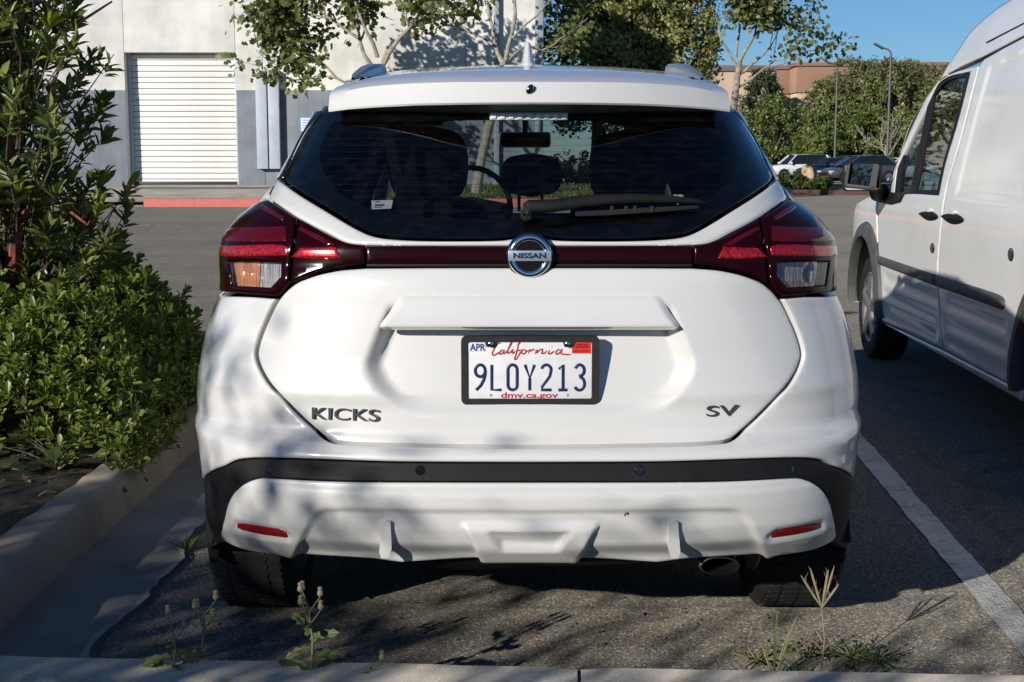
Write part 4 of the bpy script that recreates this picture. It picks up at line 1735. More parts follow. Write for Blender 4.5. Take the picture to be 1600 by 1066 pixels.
def inv(pts):
    """photo points (dx right of the centre line, py) -> (a, z) on the rear surface"""
    pts = np.asarray(pts, float)
    tx, ty = 827 + pts[:, 0], pts[:, 1]
    Q = np.array([[A_ * min(.75, abs(d) / 700.0), at(x, y, 3.15).z] for d, x, y in zip(pts[:, 0], tx, ty)])
    sg = np.where(pts[:, 0] < 0, -1, 1)
    tx = 827 + np.abs(pts[:, 0])
    for _ in range(30):
        e = 2e-4
        fx, fy = proj(Spos(Q))
        ax_, ay_ = proj(Spos(Q + [e, 0]))
        zx, zy = proj(Spos(Q + [0, e]))
        a11, a21, a12, a22 = (ax_ - fx) / e, (ay_ - fy) / e, (zx - fx) / e, (zy - fy) / e
        rx, ry = tx - fx, ty - fy
        det = a11 * a22 - a12 * a21
        det = np.where(np.abs(det) < 1e3, np.sign(det + 1e-9) * 1e3, det)
        da = (rx * a22 - ry * a12) / det
        dz_ = (a11 * ry - a21 * rx) / det
        Q[:, 0] = np.clip(Q[:, 0] + np.clip(da, -.06, .06), 0, np.interp(Q[:, 1], ZG, AS) - .004)
        Q[:, 1] = np.clip(Q[:, 1] + np.clip(dz_, -.06, .06), .21, 1.6)
    Q[:, 0] *= sg
    return Q


def half(*pieces, step=7):
    """pieces: ('p', photo points), ('a', (a, z) points), ('s', rows, extra): on the outline seen, wrapped on by extra"""
    out = []
    for pc in pieces:
        if pc[0] == 'p':
            out.append(inv(path(pc[1], step)))
        elif pc[0] == 'a':
            out.append(np.array(pc[1], float))
        else:
            rows = path([(p, 0) for p in pc[1]], step)[:, 0] if len(pc[1]) > 1 else np.array(pc[1])
            q = []
            for py in rows:
                z = np.interp(-py, [-p for p, _ in _sil], _wz)
                q.append((np.interp(z, ZG, AS) + pc[2], z))
            out.append(np.array(q))
    return np.concatenate(out)


def both(h):
    m = h[::-1].copy()
    m[:, 0] *= -1
    return np.concatenate([h, m])


def mir(h):
    m = h[::-1].copy()
    m[:, 0] *= -1
    return m


def zrow(py, Y=3.1):
    return at(827, py, Y).z


zat = lambda py: float(np.interp(-py, [-p for p, _ in _sil], _wz))
S1 = lambda dx, py, off=0.0: Vector((lambda P, n: P[0] + n[0] * off)(*Smap(inv([(dx, py)]))))

# ---- dark body shell behind every gap
rows = []
for z in np.concatenate([np.linspace(.385, zrow(372, 3.15) - .01, 40)]):
    Q = np.stack([np.linspace(-A_ - .02, A_ + .02, 81), np.full(81, z)], 1)
    P, n = Smap(Q)
    rows.append([tuple(p) for p in P - n * (.022 + .05 * (z > .40))])
MB().grid(rows).build('body_shell', BLACKP, CAR, sharp=None, fix=False)

# ---- tailgate
TG = [(0, 694), (150, 692), (285, 688), (313, 684), (334, 672), (374, 635), (409, 597), (424, 570), (428, 553), (424, 533), (413, 504), (393, 465), (374, 446), (343, 430), (300, 420.5), (256, 417, 'c'), (120, 416.5), (0, 416.5)]
tg = both(half(('p', TG)))
REC = inv(path([(0, 648), (180, 645), (212, 634), (246, 602), (258, 570), (250, 545), (234, 505), (222, 478, 'c'), (0, 478)], 7))
REC = both(REC)
if area2(REC) < 0:
    REC = REC[::-1]
zr0, zr1 = zrow(515, 3.09), zrow(645, 3.07)


FAC = inv([(300, 440), (372, 590)])
FN = np.array([-(FAC[1, 1] - FAC[0, 1]), FAC[1, 0] - FAC[0, 0]])
FN = FN / np.linalg.norm(FN) * (1 if FN[0] > 0 else -1)


def tg_disp(W):
    d = np.where(inside(W, REC), dpoly(W, REC), 0)
    k = np.clip((W[:, 1] - zr1) / (zr0 - zr1), 0, 1)
    # pressed facet at either side
    f_ = np.maximum(0, ((np.abs(W[:, 0]) - FAC[0, 0]) * FN[0] + (W[:, 1] - FAC[0, 1]) * FN[1]))
    return -(.030 + .016 * k) * wall_of(d, .030) - .045 * f_ * (1 - np.exp(-f_ / .004))


TGo = panel('tailgate', tg, Smap, PAINT, CAR, gap=.0025, r=.007, grid=.0085, thick=.02, disp=tg_disp)
# garnish above the number plate: a lip that overhangs the recess
rowsL = [(200, 462.5, -.004), (203, 463.3, .002), (206, 466, .0045), (212, 476, .009), (222, 492, .014), (231, 504, .024), (233.5, 508, .028), (234, 510.5, .027), (233.5, 512, .021), (226, 515.5, .004), (216, 516, -.022), (214, 516.5, -.05)]
grid_ = []
for hx, py, off in rowsL:
    t = np.linspace(-1, 1, 91)
    q = inv(np.stack([t * hx, np.full(91, py)], 1))
    P, n = Smap(q)
    ef = sstep((1 - np.abs(t)) / .05) if off > 0 else np.ones(91)
    grid_.append([tuple(p) for p in P + n * (off * np.where(off > 0, .12 + .88 * ef, 1))[:, None]])
MB().grid(grid_).build('tailgate_handle_lip', PAINT, CAR, sharp=48)
# painted band between the window and the lamps
WIN = [(0, 366.5), (20, 367.2), (40, 370), (72, 371.3), (195, 370), (240, 364.5), (264, 355), (317, 323), (363, 294.5), (379, 282), (382, 275, 'c'), (346, 206), (315, 163)]
BAND = [(0, 383), (254, 381.5), (283, 377), (317, 361.5), (362, 337.5), (404, 309, 'c'), (388, 280, 'c')]
band = both(half(('p', BAND), ('p', [(383, 284), (365, 297.5), (319, 326), (266, 358), (242, 367.5), (196, 373), (72, 374.3), (40, 373), (20, 370.2), (0, 369.5)])))
panel('tailgate_band', band, Smap, PAINT, CAR, gap=.001, r=.006, grid=.009, thick=.02)
# light bar between the lamps, with a black strip under it
lb = both(half(('p', [(0, 411.5), (256, 411.5, 'c'), (256, 384)]), ('p', [(256, 384), (0, 385)])))
panel('light_bar', lb, Smap, GAR, CAR, gap=.0008, r=.003, grid=.012, thick=.015, off=-.001)
ls = both(half(('p', [(0, 416.3), (256, 416.3, 'c'), (256, 412)]), ('p', [(256, 412), (0, 412)])))
panel('bar_trim', ls, Smap, BLACKP, CAR, gap=.0003, r=.001, grid=.012, thick=.015, off=-.004)

# ---- tail lamps
LENSG = glass('lens_glass', (.93, .92, .90), 1.5)
BC = inv([(446, 428)])[0]
for sgn in (1, -1):
    f = (lambda h: h) if sgn > 0 else mir
    outer = half(('p', [(393.5, 463), (377, 442), (374, 415), (367, 370), (362, 340.5, 'c'), (403, 312)]), ('s', [318, 345, 369, 398, 430, 456], .06), ('p', [(468, 457.5), (430, 460.5)]))
    cham = half(('p', [(387.5, 410.5, 'c'), (467.5, 408.5, 'c'), (462, 446.5, 'c'), (404, 449.5, 'c'), (387.5, 432)]))
    lo = panel('tail_lamp', f(outer), Smap, LAMP_DARK, CAR, gap=.0012, r=.004, grid=.01, thick=.03, off=.003, holes=[f(cham)])
    inner = half(('p', [(257, 382.5), (283, 378.5), (317, 363.5), (359, 340, 'c'), (365, 372), (371, 415), (373.5, 443.5, 'c'), (343, 427.5), (300, 418), (257, 412.5)]))
    li = panel('tail_lamp', f(inner), Smap, LAMP_DARK, CAR, gap=.0012, r=.004, grid=.01, thick=.02, off=.001)
    # red and clear chambers
    def bit(nm, pts, mat, par, off=.0045, r=.0022, extra=None):
        h = half(*(extra or [('p', pts)]))
        return panel(nm, f(h), Smap, mat, par, gap=0, r=r, grid=.008, thick=.006, off=off)
    bit('red_lens', None, LAMP_RED2, lo, extra=[('p', [(378.5, 378), (378, 355, 'c'), (450, 357)]), ('s', [362, 377], .05), ('p', [(468, 378)])])
    bit('red_lens', None, LAMP_RED, lo, extra=[('p', [(376.5, 399.5), (375.5, 387), (471, 384)]), ('s', [386, 400], .05), ('p', [(470, 401)])])
    bit('red_lens', [(380, 341), (412, 322), (416, 325), (384, 346)], LAMP_RED2, lo)
    big_ = inset(cham if area2(cham) > 0 else cham[::-1], -.006)
    bowl = panel('lamp_reflector', f(big_), Smap, LAMP_CLEAR if sgn < 0 else LAMP_SMOKE, lo, gap=0, r=0, grid=.006, thick=0, off=-.026,
                 disp=lambda W: .020 * np.cos(np.minimum(1.0, np.hypot(np.abs(W[:, 0]) - BC[0], (W[:, 1] - BC[1]) * 1.1) / .034) * math.pi) * -.5)
    if sgn < 0:
        amb = half(('p', [(424, 405, 'c'), (472, 404, 'c'), (466, 450, 'c'), (429, 452, 'c')]))
        panel('amber_reflector', f(amb), Smap, LAMP_AMBER, lo, gap=0, r=0, grid=.006, thick=0, off=-.0235, disp=lambda W: .020 * np.cos(np.minimum(1.0, np.hypot(np.abs(W[:, 0]) - BC[0], (W[:, 1] - BC[1]) * 1.1) / .034) * math.pi) * -.5)
    bit('clear_lens', None, LENSG, lo, off=.001, r=.001, extra=[('p', [(388.5, 411.5, 'c'), (466.5, 409.5, 'c'), (461, 445.5, 'c'), (404.5, 448.5, 'c'), (388.5, 432)])])
    mb = MB()
    for k_ in range(17):
        dx = 391 + k_ * 4.4
        b0, b1 = S1(dx, 413, .0012), S1(dx * .997, 443, .0012)
        b0.x = CXO + sgn * (b0.x - CXO)
        b1.x = CXO + sgn * (b1.x - CXO)
        mb.tube([b0, b1], .0016, 5)
    mb.build('lens_rib', LENSG, lo)
    bit('red_lens', [(294, 404, 'c'), (303, 386, 'c'), (356, 388, 'c'), (372, 402, 'c'), (340, 404.5)], LAMP_RED, li)
    bit('red_lens', [(303, 383.5, 'c'), (354, 356, 'c'), (360, 359, 'c'), (316, 384, 'c')], LAMP_RED2, li)

# ---- bumper
zb = zat(748)
arch_z, arch_r = .335, .40


def side_a(Y, z):
    """a on the straight flank for distance Y"""
    return A_ + Y - float(np.interp(z, ZG, Y0T) + np.interp(z, ZG, LT))


zl = zat(462)
ub = half(('p', [(0, 722.5), (200, 721.5), (438, 716.5), (462, 720.5), (482, 730)]), ('s', [748], 0.0), ('a', [(A_ + .03, zb - .005), (side_a(3.56, .69), .69), (side_a(3.72, .74), .74), (side_a(3.82, .75), .75), (side_a(3.82, zl), zl), (A_ + .02, zl)]),
          ('s', [462], .05), ('p', [(470, 462.5, ), (430, 464.5), (398, 467.3)]))
_t = resample(tg if area2(tg) > 0 else tg[::-1], .008)
_t = inset(_t, -.0035)
_t = _t[(_t[:, 0] >= 0) & (_t[:, 1] <= float(inv([(395, 467)])[0, 1]))]
_t = _t[np.argsort(-np.arctan2(_t[:, 0], -(_t[:, 1] - zrow(470, 3.1))))]
ub = np.concatenate([ub, _t])
panel('rear_bumper', both(ub), Smap, PAINT, CAR, gap=.0008, r=.005, grid=.012, thick=.02)
# black strip that turns into the wheel arch cladding
bs = half(('p', [(0, 752.5), (300, 751.5), (400, 747.5), (432, 750), (452, 768), (466, 800), (474, 838), (472, 850)]), ('s', [858, 880], .0), ('a', [(A_ - .02, .30), (side_a(3.50, .30), .30), (side_a(3.44, .40), .40), (side_a(3.47, .55), .55), (side_a(3.56, .685), .685), (A_ + .03, zb - .006)]),
          ('s', [749], 0.0), ('p', [(482, 731), (462, 721.5), (438, 717.5), (200, 722.5), (0, 723.5)]))
bso = panel('bumper_trim', both(bs), Smap, BLACKP, CAR, gap=.0008, r=.003, grid=.014, thick=.02, off=-.004)
for dx, py in ((173, 735), (-173, 735), (408, 734), (-408, 734)):
    p = S1(abs(dx), py, -.004)
    _, nn = Smap(inv([(abs(dx), py)]))
    nn = Vector(nn[0])
    if dx < 0:
        p.x = 2 * CXO - p.x
        nn.x *= -1
    q = nn.to_track_quat('Z', 'Y').to_matrix().to_4x4()
    mb = MB().lathe([(.0115, -.004), (.0115, .0008), (.0095, .0016), (.0088, .0004)], (0, 0, 0), n=20)
    mb.v = [tuple(Matrix.Translation(p) @ q @ Vector(v)) for v in mb.v]
    so_ = mb.build('parking_sensor', BLACKG, CAR)
# lower painted apron with the diffuser
LW = [(0, 876), (80, 876.5), (200, 879, 'c'), (236, 877.5), (358, 872), (374, 870), (384, 866.5), (440, 857), (470, 844), (476.5, 836), (473, 812), (463, 776), (446, 757), (428, 749), (400, 748.5), (300, 752.3), (0, 753.5)]
lw = both(half(('p', LW)))
pz = lambda pts: inv(path(pts, 7))
DIF = both(pz([(0, 880), (374, 880, 'c'), (366, 860), (345, 815), (330, 797), (312, 793.5), (200, 795), (0, 796.5)]))
CEN = both(pz([(0, 882), (78, 882, 'c'), (84, 868), (112, 817, 'c'), (0, 820)]))
IND = both(pz([(0, 856), (46, 855, 'c'), (71, 827, 'c'), (0, 829)]))
FLD = lambda s: pz([(s, 0)])
RFL = pz([(366, 838, 'c'), (380, 826), (456, 812, 'c'), (459, 826, 'c'), (420, 837), (374, 843)])
for Pp in (DIF, CEN, IND, RFL):
    if area2(Pp) < 0:
        Pp[:] = Pp[::-1].copy()
RFL2 = mir(RFL)
if area2(RFL2) < 0:
    RFL2 = RFL2[::-1]


def sd_in(W, P):
    return np.where(inside(W, P), dpoly(W, P), 0)


zlow0, zlow1 = zrow(866, 3.02), zrow(835, 2.99)


def lw_disp(W):
    d = sd_in(W, DIF)
    c = sd_in(W, CEN)
    i_ = sd_in(W, IND)
    o = -.011 * wall_of(d, .010)
    # the pockets either side of the centre piece curl under towards their lower edge
    curl = np.clip((zlow1 - W[:, 1]) / (zlow1 - zlow0), 0, 1.3) ** 2
    pocket = sstep(d / .03) * (1 - sstep(c / .012))
    o -= .004 * curl * pocket
    o += .013 * wall_of(c, .009)
    kz = np.clip((W[:, 1] - zrow(856, 3)) / (zrow(828, 3) - zrow(856, 3)), 0, 1)
    o -= .018 * wall_of(i_, .008) * (1 - .55 * kz)
    for r_ in (RFL, RFL2):
        o -= .006 * sstep(sd_in(W, r_) / .005)
    # soft step under the top edge
    o += .004 * sstep((zrow(768, 2.98) - W[:, 1]) / .012)
    return o


LWo = panel('lower_apron', lw, Smap, PAINT, CAR, gap=.0008, r=.006, grid=.0075, thick=.03, disp=lw_disp, off=.004)
for sgn in (1, -1):
    q = pz([(376, 838, 'c'), (380, 829.5), (454, 815, 'c'), (455, 826, 'c'), (420, 834), (379, 840)])
    panel('reflector', q if sgn > 0 else mir(q), Smap, REFL, CAR, gap=0, r=.002, grid=.01, thick=.01, off=.003)
    # upright fin
    h = [(218, 814, .002), (225, 812, .004), (231, 814, .002), (234, 853, .012), (230, 857, .020), (219, 857, .020), (215, 850, .008)]
    rws = []
    for f_, off in ((0, -.03), (1, None)):
        rr = []
        for dx, py, of in h:
            p = S1(dx, py, of + .006 if off is None else off - .02)
            p.x = CXO + sgn * (p.x - CXO)
            rr.append(p)
        rws.append(rr)
    mb = MB().grid(rws, closed=True)
    mb.f.append(tuple(range(len(h), 2 * len(h))))
    mb.build('diffuser_fin', PAINT, CAR, sharp=30)
# dark valance, floor and exhaust under the bumper
rows = []
for k, (py, Y) in enumerate(((862, 3.07), (878, 3.10), (884, 3.16), (884, 3.4))):
    rows.append([(CXO + t * .62, Y + .22 * abs(t) ** 3, at(827, py, Y).z + .012 * math.sin(t * 7) * (k == 2)) for t in np.linspace(-1, 1, 41)])
MB().grid(rows).build('valance', BLACKP, CAR)
MB().box((CXO, 5.35, .33), (1.3, 3.6, .14), bev=.03).build('underbody', BLACKP, CAR)
e = at(1124, 886, 3.10)
mb = MB().lathe([(.026, .3), (.031, .02), (.033, 0), (.029, -.002), (.027, .03)], (0, 0, 0), 'Y', 24)
mb.v = [tuple(Vector((v[0] * 1.5, v[1], v[2] * .7 + .002)) + e) for v in mb.v]
mb.f = [f_ for f_ in mb.f if len(f_) < 10]
mb.build('exhaust_tip', simple('exhaust_steel', (.05, .05, .05), .4, .8), CAR)
mb = MB().lathe([(.10, -.42), (.11, -.38), (.11, .38), (.10, .42)], (CXO + .1, 3.52, .42), 'X', 20)
mb.build('silencer', simple('silencer_steel', (.12, .115, .105), .5, .8), CAR)
mb = MB().tube([(CXO - .62, 3.82, .30), (CXO - .3, 3.8, .27), (CXO + .3, 3.8, .27), (CXO + .62, 3.82, .30)], .045, 10)
mb.build('rear_axle', BLACKP, CAR)

# ---- rear window
zt = zrow(163, 3.43)
win = both(half(('p', WIN), ('p', [(315, 163), (150, 160), (0, 160)])))
GL = glass('tinted_glass', (.50, .55, .55), 1.42, 0.0, .015)
GLC = glass('clear_glass', (.80, .84, .82), 1.45)
panel('rear_window', win, Smap, GL, CAR, gap=.0022, r=.002, grid=.02, thick=.006, off=-.002)
# black ceramic border of the glass
ins = half(('p', [(0, 338), (150, 336), (235, 326), (290, 302), (322, 262), (326, 228), (306, 186)]), ('p', [(306, 186), (0, 184)]))
frit = panel('window_border', win, Smap, BLACKG, CAR, gap=.003, r=0, grid=.02, thick=0, off=-.009, holes=[both(ins)])
# heater wires
mb = MB()
for k in range(14):
    py = 193 + k * 10.2
    hx = np.interp(py, [186, 228, 262, 302, 330], [304, 322, 318, 286, 200])
    q = inv(np.stack([np.linspace(-hx, hx, 41), np.full(41, py)], 1))
    P, nn = Smap(q)
    mb.tube([Vector(p) for p in P - nn * .008], .0003, 3, cap=False)
mb.build('heater_wires', simple('heater_wire', (.035, .028, .022), .5), CAR, sharp=None)
# stickers on the inside of the glass
q = inv([(-247, 311), (-213, 310), (-216, 323.5), (-246, 325)])
P, nn = Smap(q)
stk = mesh_obj('window_sticker', P - nn * .0055, [(0, 1, 2, 3)], simple('paper', (.62, .63, .62), .7), CAR, False)
mb = MB()
for u0, u1, v0, v1 in ((.18, .42, .12, .22), (.15, .62, .48, .66), (.12, .5, .76, .84)):
    c = [(u0, v0), (u1, v0), (u1, v1), (u0, v1)]
    pp = []
    for u, v in c:
        p = (P[0] * (1 - u) + P[1] * u) * (1 - v) + (P[3] * (1 - u) + P[2] * u) * v
        pp.append(p - nn[0] * .0048)
    mb.add(pp, [(0, 1, 2, 3)])
mb.build('print', simple('print_ink', (.05, .06, .09), .7), stk, smooth=False, fix=False)
c = S1(237, 297, -.03)
t = MB()
t.add([c + Vector((.012 * math.cos(a), 0, .012 * math.sin(a))) * (1 + .3 * math.sin(3 * a)) for a in np.linspace(0, 6.28, 13)[:-1]], [tuple(range(12))])
t.build('paper_tag', MATS['paper'], CAR, smooth=False)

# ---- dark pillar trim between glass and body side
for sgn in (1, -1):
    h = half(('p', [(384.5, 279), (379, 270), (349, 206), (320, 172)]), ('s', [172, 200, 240, 282], .10))
    panel('pillar_trim', h if sgn > 0 else mir(h), Smap, BLACKG, CAR, gap=.0005, r=.003, grid=.02, thick=.03, off=-.001)

# ---- spoiler and roof
def row(H, tab, Yc, k, n=61, p=2.0):
    dxs, pys = zip(*tab)
    out = []
    for t in np.linspace(-1, 1, n):
        dx = t * H
        py = np.interp(abs(dx), dxs, pys)
        out.append(at(827 + dx, py, Yc + k * abs(t) ** p))
    return out


LIP = [(0, 163), (90, 163.4), (177, 165), (240, 168), (282, 171), (313, 175)]
sm = lambda tab, n=40: [(x, y) for x, y in zip(np.linspace(tab[0][0], tab[-1][0], n), np.convolve(np.pad(np.interp(np.linspace(tab[0][0], tab[-1][0], n), *zip(*tab)), 3, mode='edge'), np.ones(7) / 7, 'valid'))]
CRE = sm([(0, 128), (120, 128.5), (177, 130), (240, 134), (282, 140), (312, 152)])
CR2 = sm([(0, 121), (120, 121.5), (177, 123.5), (240, 128), (282, 135), (308, 145)])
JNT = sm([(0, 109), (127, 111), (177, 113.5), (212, 117), (250, 122), (290, 134)])
UND = sm([(0, 178), (120, 178), (200, 176), (305, 174)])
spr = [row(300, UND, 3.425, .09), row(309, LIP, 3.345, .145), row(313, LIP, 3.325, .165), row(314, [(a, b - 3) for a, b in LIP], 3.320, .170), row(313, [(a, b * .45 + c * .55) for (a, b), (_, c) in zip(sm(LIP), CRE)], 3.338, .165),
       row(312, CRE, 3.352, .16), row(309, CR2, 3.39, .15), row(300, [(a, (b + c) / 2) for (a, b), (_, c) in zip(CR2, JNT)], 3.46, .12), row(290, JNT, 3.54, .08), row(289, [(a, b + 6) for a, b in JNT], 3.545, .08)]
mb = MB().grid(spr)
nq = len(spr)
for j in (0, 60):
    k0 = len(mb.v)
    mb.v += [tuple(r_[j]) for r_ in spr]
    mb.f.append(tuple(range(k0, k0 + nq)))
mb.build('roof_spoiler', PAINT, CAR, sharp=40)
R0 = row(289, [(a, b - .3) for a, b in JNT], 3.553, .08)
R1 = row(287, sm([(0, 104), (67, 104.5), (127, 107), (212, 113), (280, 128)]), 3.70, .06)
R2 = row(285, sm([(0, 101.2), (67, 102), (127, 104.2), (212, 111), (280, 126)]), 3.86, .04)
rr = [[p + Vector((0, .0, -.03)) for p in R0], R0, R1, R2]
for Y, zc, ed, w in ((4.25, 1.564, .05, .56), (4.7, 1.578, .055, .575), (5.2, 1.568, .06, .57), (5.55, 1.54, .065, .55), (5.74, 1.512, .07, .53)):
    rr.append([Vector((CXO + t * w, Y - .06 * t * t, zc - ed * abs(t) ** 2.6)) for t in np.linspace(-1, 1, 61)])
MB().grid(rr).build('roof', PAINT, CAR, sharp=50)
MB().grid([[p + Vector((0, 0, -.055)) for p in r_] for r_ in rr[2:]]).build('headliner', DARKIN, CAR)
for sgn in (1, -1):
    # roof rail: low bar with a raised, cut end
    ctr = [(270, 123, 3.62, .004, .003), (262, 117, 3.68, .014, .006), (250, 112, 3.76, .020, .012), (238, 109.5, 3.84, .021, .016), (228, 108.5, 3.95, .020, .016), (222, 108, 4.1, .018, .014)]
    rows = []
    for dx, py, Y, hw, hh_r in ctr:
        p = at(827 + dx, py, Y)
        rows.append([Vector((CXO + sgn * (p.x - CXO) + hw * cx_, p.y, p.z + hh_r * cz_)) for cx_, cz_ in ((-1.15, -1.2), (-1, .4), (-.6, 1), (.6, 1), (1, .4), (1.15, -1.2))])
    z0 = rows[-1][2].z
    for Y, x_, dz_ in ((4.5, .50, .02), (5.1, .505, .02), (5.5, .49, -.02), (5.62, .48, -.06)):
        rows.append([Vector((CXO + sgn * x_ + .018 * cx_, Y, z0 + dz_ - .014 + .014 * cz_)) for cx_, cz_ in ((-1.15, -1.2), (-1, .4), (-.6, 1), (.6, 1), (1, .4), (1.15, -1.2))])
    mb = MB().grid(rows, closed=True)
    mb.build('roof_rail', simple('rail_silver', (.34, .36, .40), .3, .6), CAR, sharp=30)
# shark fin aerial
fb = at(825, 102, 3.93)
s = 3.93 / 2100
prof = [(18.5, 1.5), (17, 0), (11.5, -3), (8.5, -12), (6.5, -26), (5.2, -33), (3, -36), (0, -36.6)]
rows = []
for wx, h in prof:
    zz = fb.z - (h - 1) * s
    ln_ = .075 * (1 - max(0, -h) / 48)
    rows.append([(fb.x + wx * s * math.cos(a), fb.y + .06 + .05 * (-h / 36) * .3 + ln_ * math.sin(a) - .0, zz) for a in np.linspace(0, 2 * math.pi, 17)[:-1]])
MB().grid(rows, closed=True).build('aerial', PAINT, CAR, sharp=None)
# washer nozzle on the spoiler
c = at(828, 140, 3.337)
mb = MB().lathe([(.0125, -.01), (.0125, .006), (.010, .010), (.004, .012)], (0, 0, 0), 'Y', 18)
mb.v = [(c.x + v[0] * .75 + v[2] * .25, c.y - v[1] + .004, c.z + v[2]) for v in mb.v]
mb.build('washer_nozzle', BLACKG, CAR)
# high brake lamp under the spoiler
c = at(826, 182, 3.415)
bl = MB().box(c, (.196, .03, .019), bev=.003).build('brake_lamp', simple('brake_clear', (.55, .60, .58), .2, coat=1, var=.3, vscale=60), CAR)
for k in range(9):
    MB().box((c.x - .088 + k * .022, c.y - .016, c.z), (.013, .006, .013), bev=.002).build('brake_lens', simple('brake_lens', (.75, .8, .78), .12, coat=1), bl)

# ---- badge
ec = S1(0, 400.5, .012)
ec.x = CXO
u = 1 / 660.0
mb = MB().lathe([(.062, .010), (.060, -.002), (.052, -.006)], ec, 'Y', 40)
bk2 = MB()
bk2.lathe([(36 * u, .014), (36 * u, .004), (33 * u, 0), (0.002, 0)], ec, 'Y', 48)
em = bk2.build('badge', BLACKG, CAR)
ring = MB()
rows = []
for i in range(65):
    a = 2 * math.pi * i / 64
    prf = [(33.5, 6), (34, 1), (32.5, -5), (28.5, -7.2), (24, -5.5), (22.5, -1), (23, 4)]
    rows.append([(ec.x + r_ * u * math.cos(a), ec.y + d_ * .001, ec.z + r_ * u * math.sin(a)) for r_, d_ in prf])
ring.grid(rows)
ring.build('badge_ring', CHROME, em, sharp=None)
MB().box((ec.x, ec.y - .004, ec.z + .5 * u), (66 * u, .010, 16 * u), bev=.0015).build('badge_bar', simple('badge_steel', (.42, .50, .62), .3, .6), em)
text('badge_lettering', 'NISSAN', .0165, (ec.x, ec.y - .0095, ec.z + .5 * u), simple('badge_ink', (.01, .015, .03), .4), em, 1.38, .0006, .0006)
# model lettering, raised
def raised(name, body, dx0, dx1, py0, py1, mat):
    c = S1(abs(dx0 + dx1) / 2, (py0 + py1) / 2, .0035)
    s_ = -1 if dx0 + dx1 < 0 else 1
    c.x = CXO + s_ * (c.x - CXO)
    _, nn = Smap(inv([((dx0 + dx1) / 2, (py0 + py1) / 2)]))
    nn = Vector(nn[0])
    o = text(name, body, 1.0, c, mat, CAR, 1.0, .0022, .004, spacing=1.02)
    bpy.context.view_layer.update()
    w, h = o.dimensions.x, o.dimensions.y
    k = 660.0
    tw_, th_ = abs(dx1 - dx0) / k, (py1 - py0) / k
    o.scale = (tw_ / w, th_ / h, 1)
    yaw = math.atan2(nn.x, -nn.y)
    o.rotation_euler = (math.pi / 2, 0, yaw)
    return o


raised('model_lettering', 'KICKS', -342, -235, 639, 658, DCHROME)
raised('trim_lettering', 'SV', 274, 325, 634, 651, DCHROME)

# ---- number plate
PY_ = 3.096
pc = at(827, 578.5, PY_)
pc.x = CXO + .0005
k = .000411                                           # metres per unit of the drawing below (centre 500, 805)


def pl(x, y, d=0.0):
    return Vector((pc.x + (x - 500) * k, pc.y - d, pc.z - (y - 805) * k))


M_PLATE = simple('plate_white', (.70, .70, .70), .38, var=.06, vscale=30)
plate = MB().box(pl(500, 804, .004), (704 * k, .003, 328 * k), bev=.0012).build('license_plate', M_PLATE, CAR)


def rrect(x0, y0, x1, y1, r, n=6):
    out = []
    for cx_, cy_, a0 in ((x1 - r, y1 - r, 0), (x0 + r, y1 - r, 90), (x0 + r, y0 + r, 180), (x1 - r, y0 + r, 270)):
        for i in range(n + 1):
            a = R(a0 + 90 * i / n)
            out.append((cx_ + r * math.cos(a), cy_ + r * math.sin(a)))
    return out


# black frame, with the two notches round the screws
o1, o2 = rrect(111, 606, 893, 1002, 34), rrect(114, 609, 890, 999, 32)
i2, i1 = rrect(146, 640, 853, 969, 12), rrect(149, 643, 850, 966, 10)
rows = [[pl(x, y, -.004) for x, y in o1], [pl(x, y, .008) for x, y in o1], [pl(x, y, .010) for x, y in o2], [pl(x, y, .010) for x, y in i2], [pl(x, y, .0065) for x, y in i1], [pl(x, y, .003) for x, y in i1]]
M_FRAME = simple('plate_frame_black', (.012, .012, .012), .5, var=.4, vscale=60)
pf = MB().grid(rows, closed=True).build('plate_frame', M_FRAME, plate, sharp=40)
for x0, x1 in ((246, 312), (686, 752)):
    mb = MB()
    mb.prism([pl(x0, 640, .006), pl(x1, 640, .006), pl(x1 - 8, 668, .006), pl(x0 + 8, 668, .006)], (0, -.0035, 0))
    mb.build('frame_tab', M_FRAME, plate)
for x, y in ((280, 653), (714, 653)):
    MB().lathe([(.0075, 0), (.0072, -.003), (.0045, -.0048), (.0005, -.0052)], pl(x, y, .0095), 'Y', 20).build('screw', CHROME, plate)
# holes at the foot of the plate
for x in (280, 716):
    MB().lathe([(.0032, 0), (.0028, -.0004)], pl(x, 947, .0056), 'Y', 14).build('slot', simple('slot_grey', (.25, .25, .25), .5), plate)
# embossed characters
M_NAVY = simple('plate_navy', (.012, .02, .085), .4)


def arcp(cx_, cy_, rx, ry, a0, a1, n=12):
    return [(cx_ + rx * math.cos(R(a0 + (a1 - a0) * i / n)), cy_ + ry * math.sin(R(a0 + (a1 - a0) * i / n))) for i in range(n + 1)]


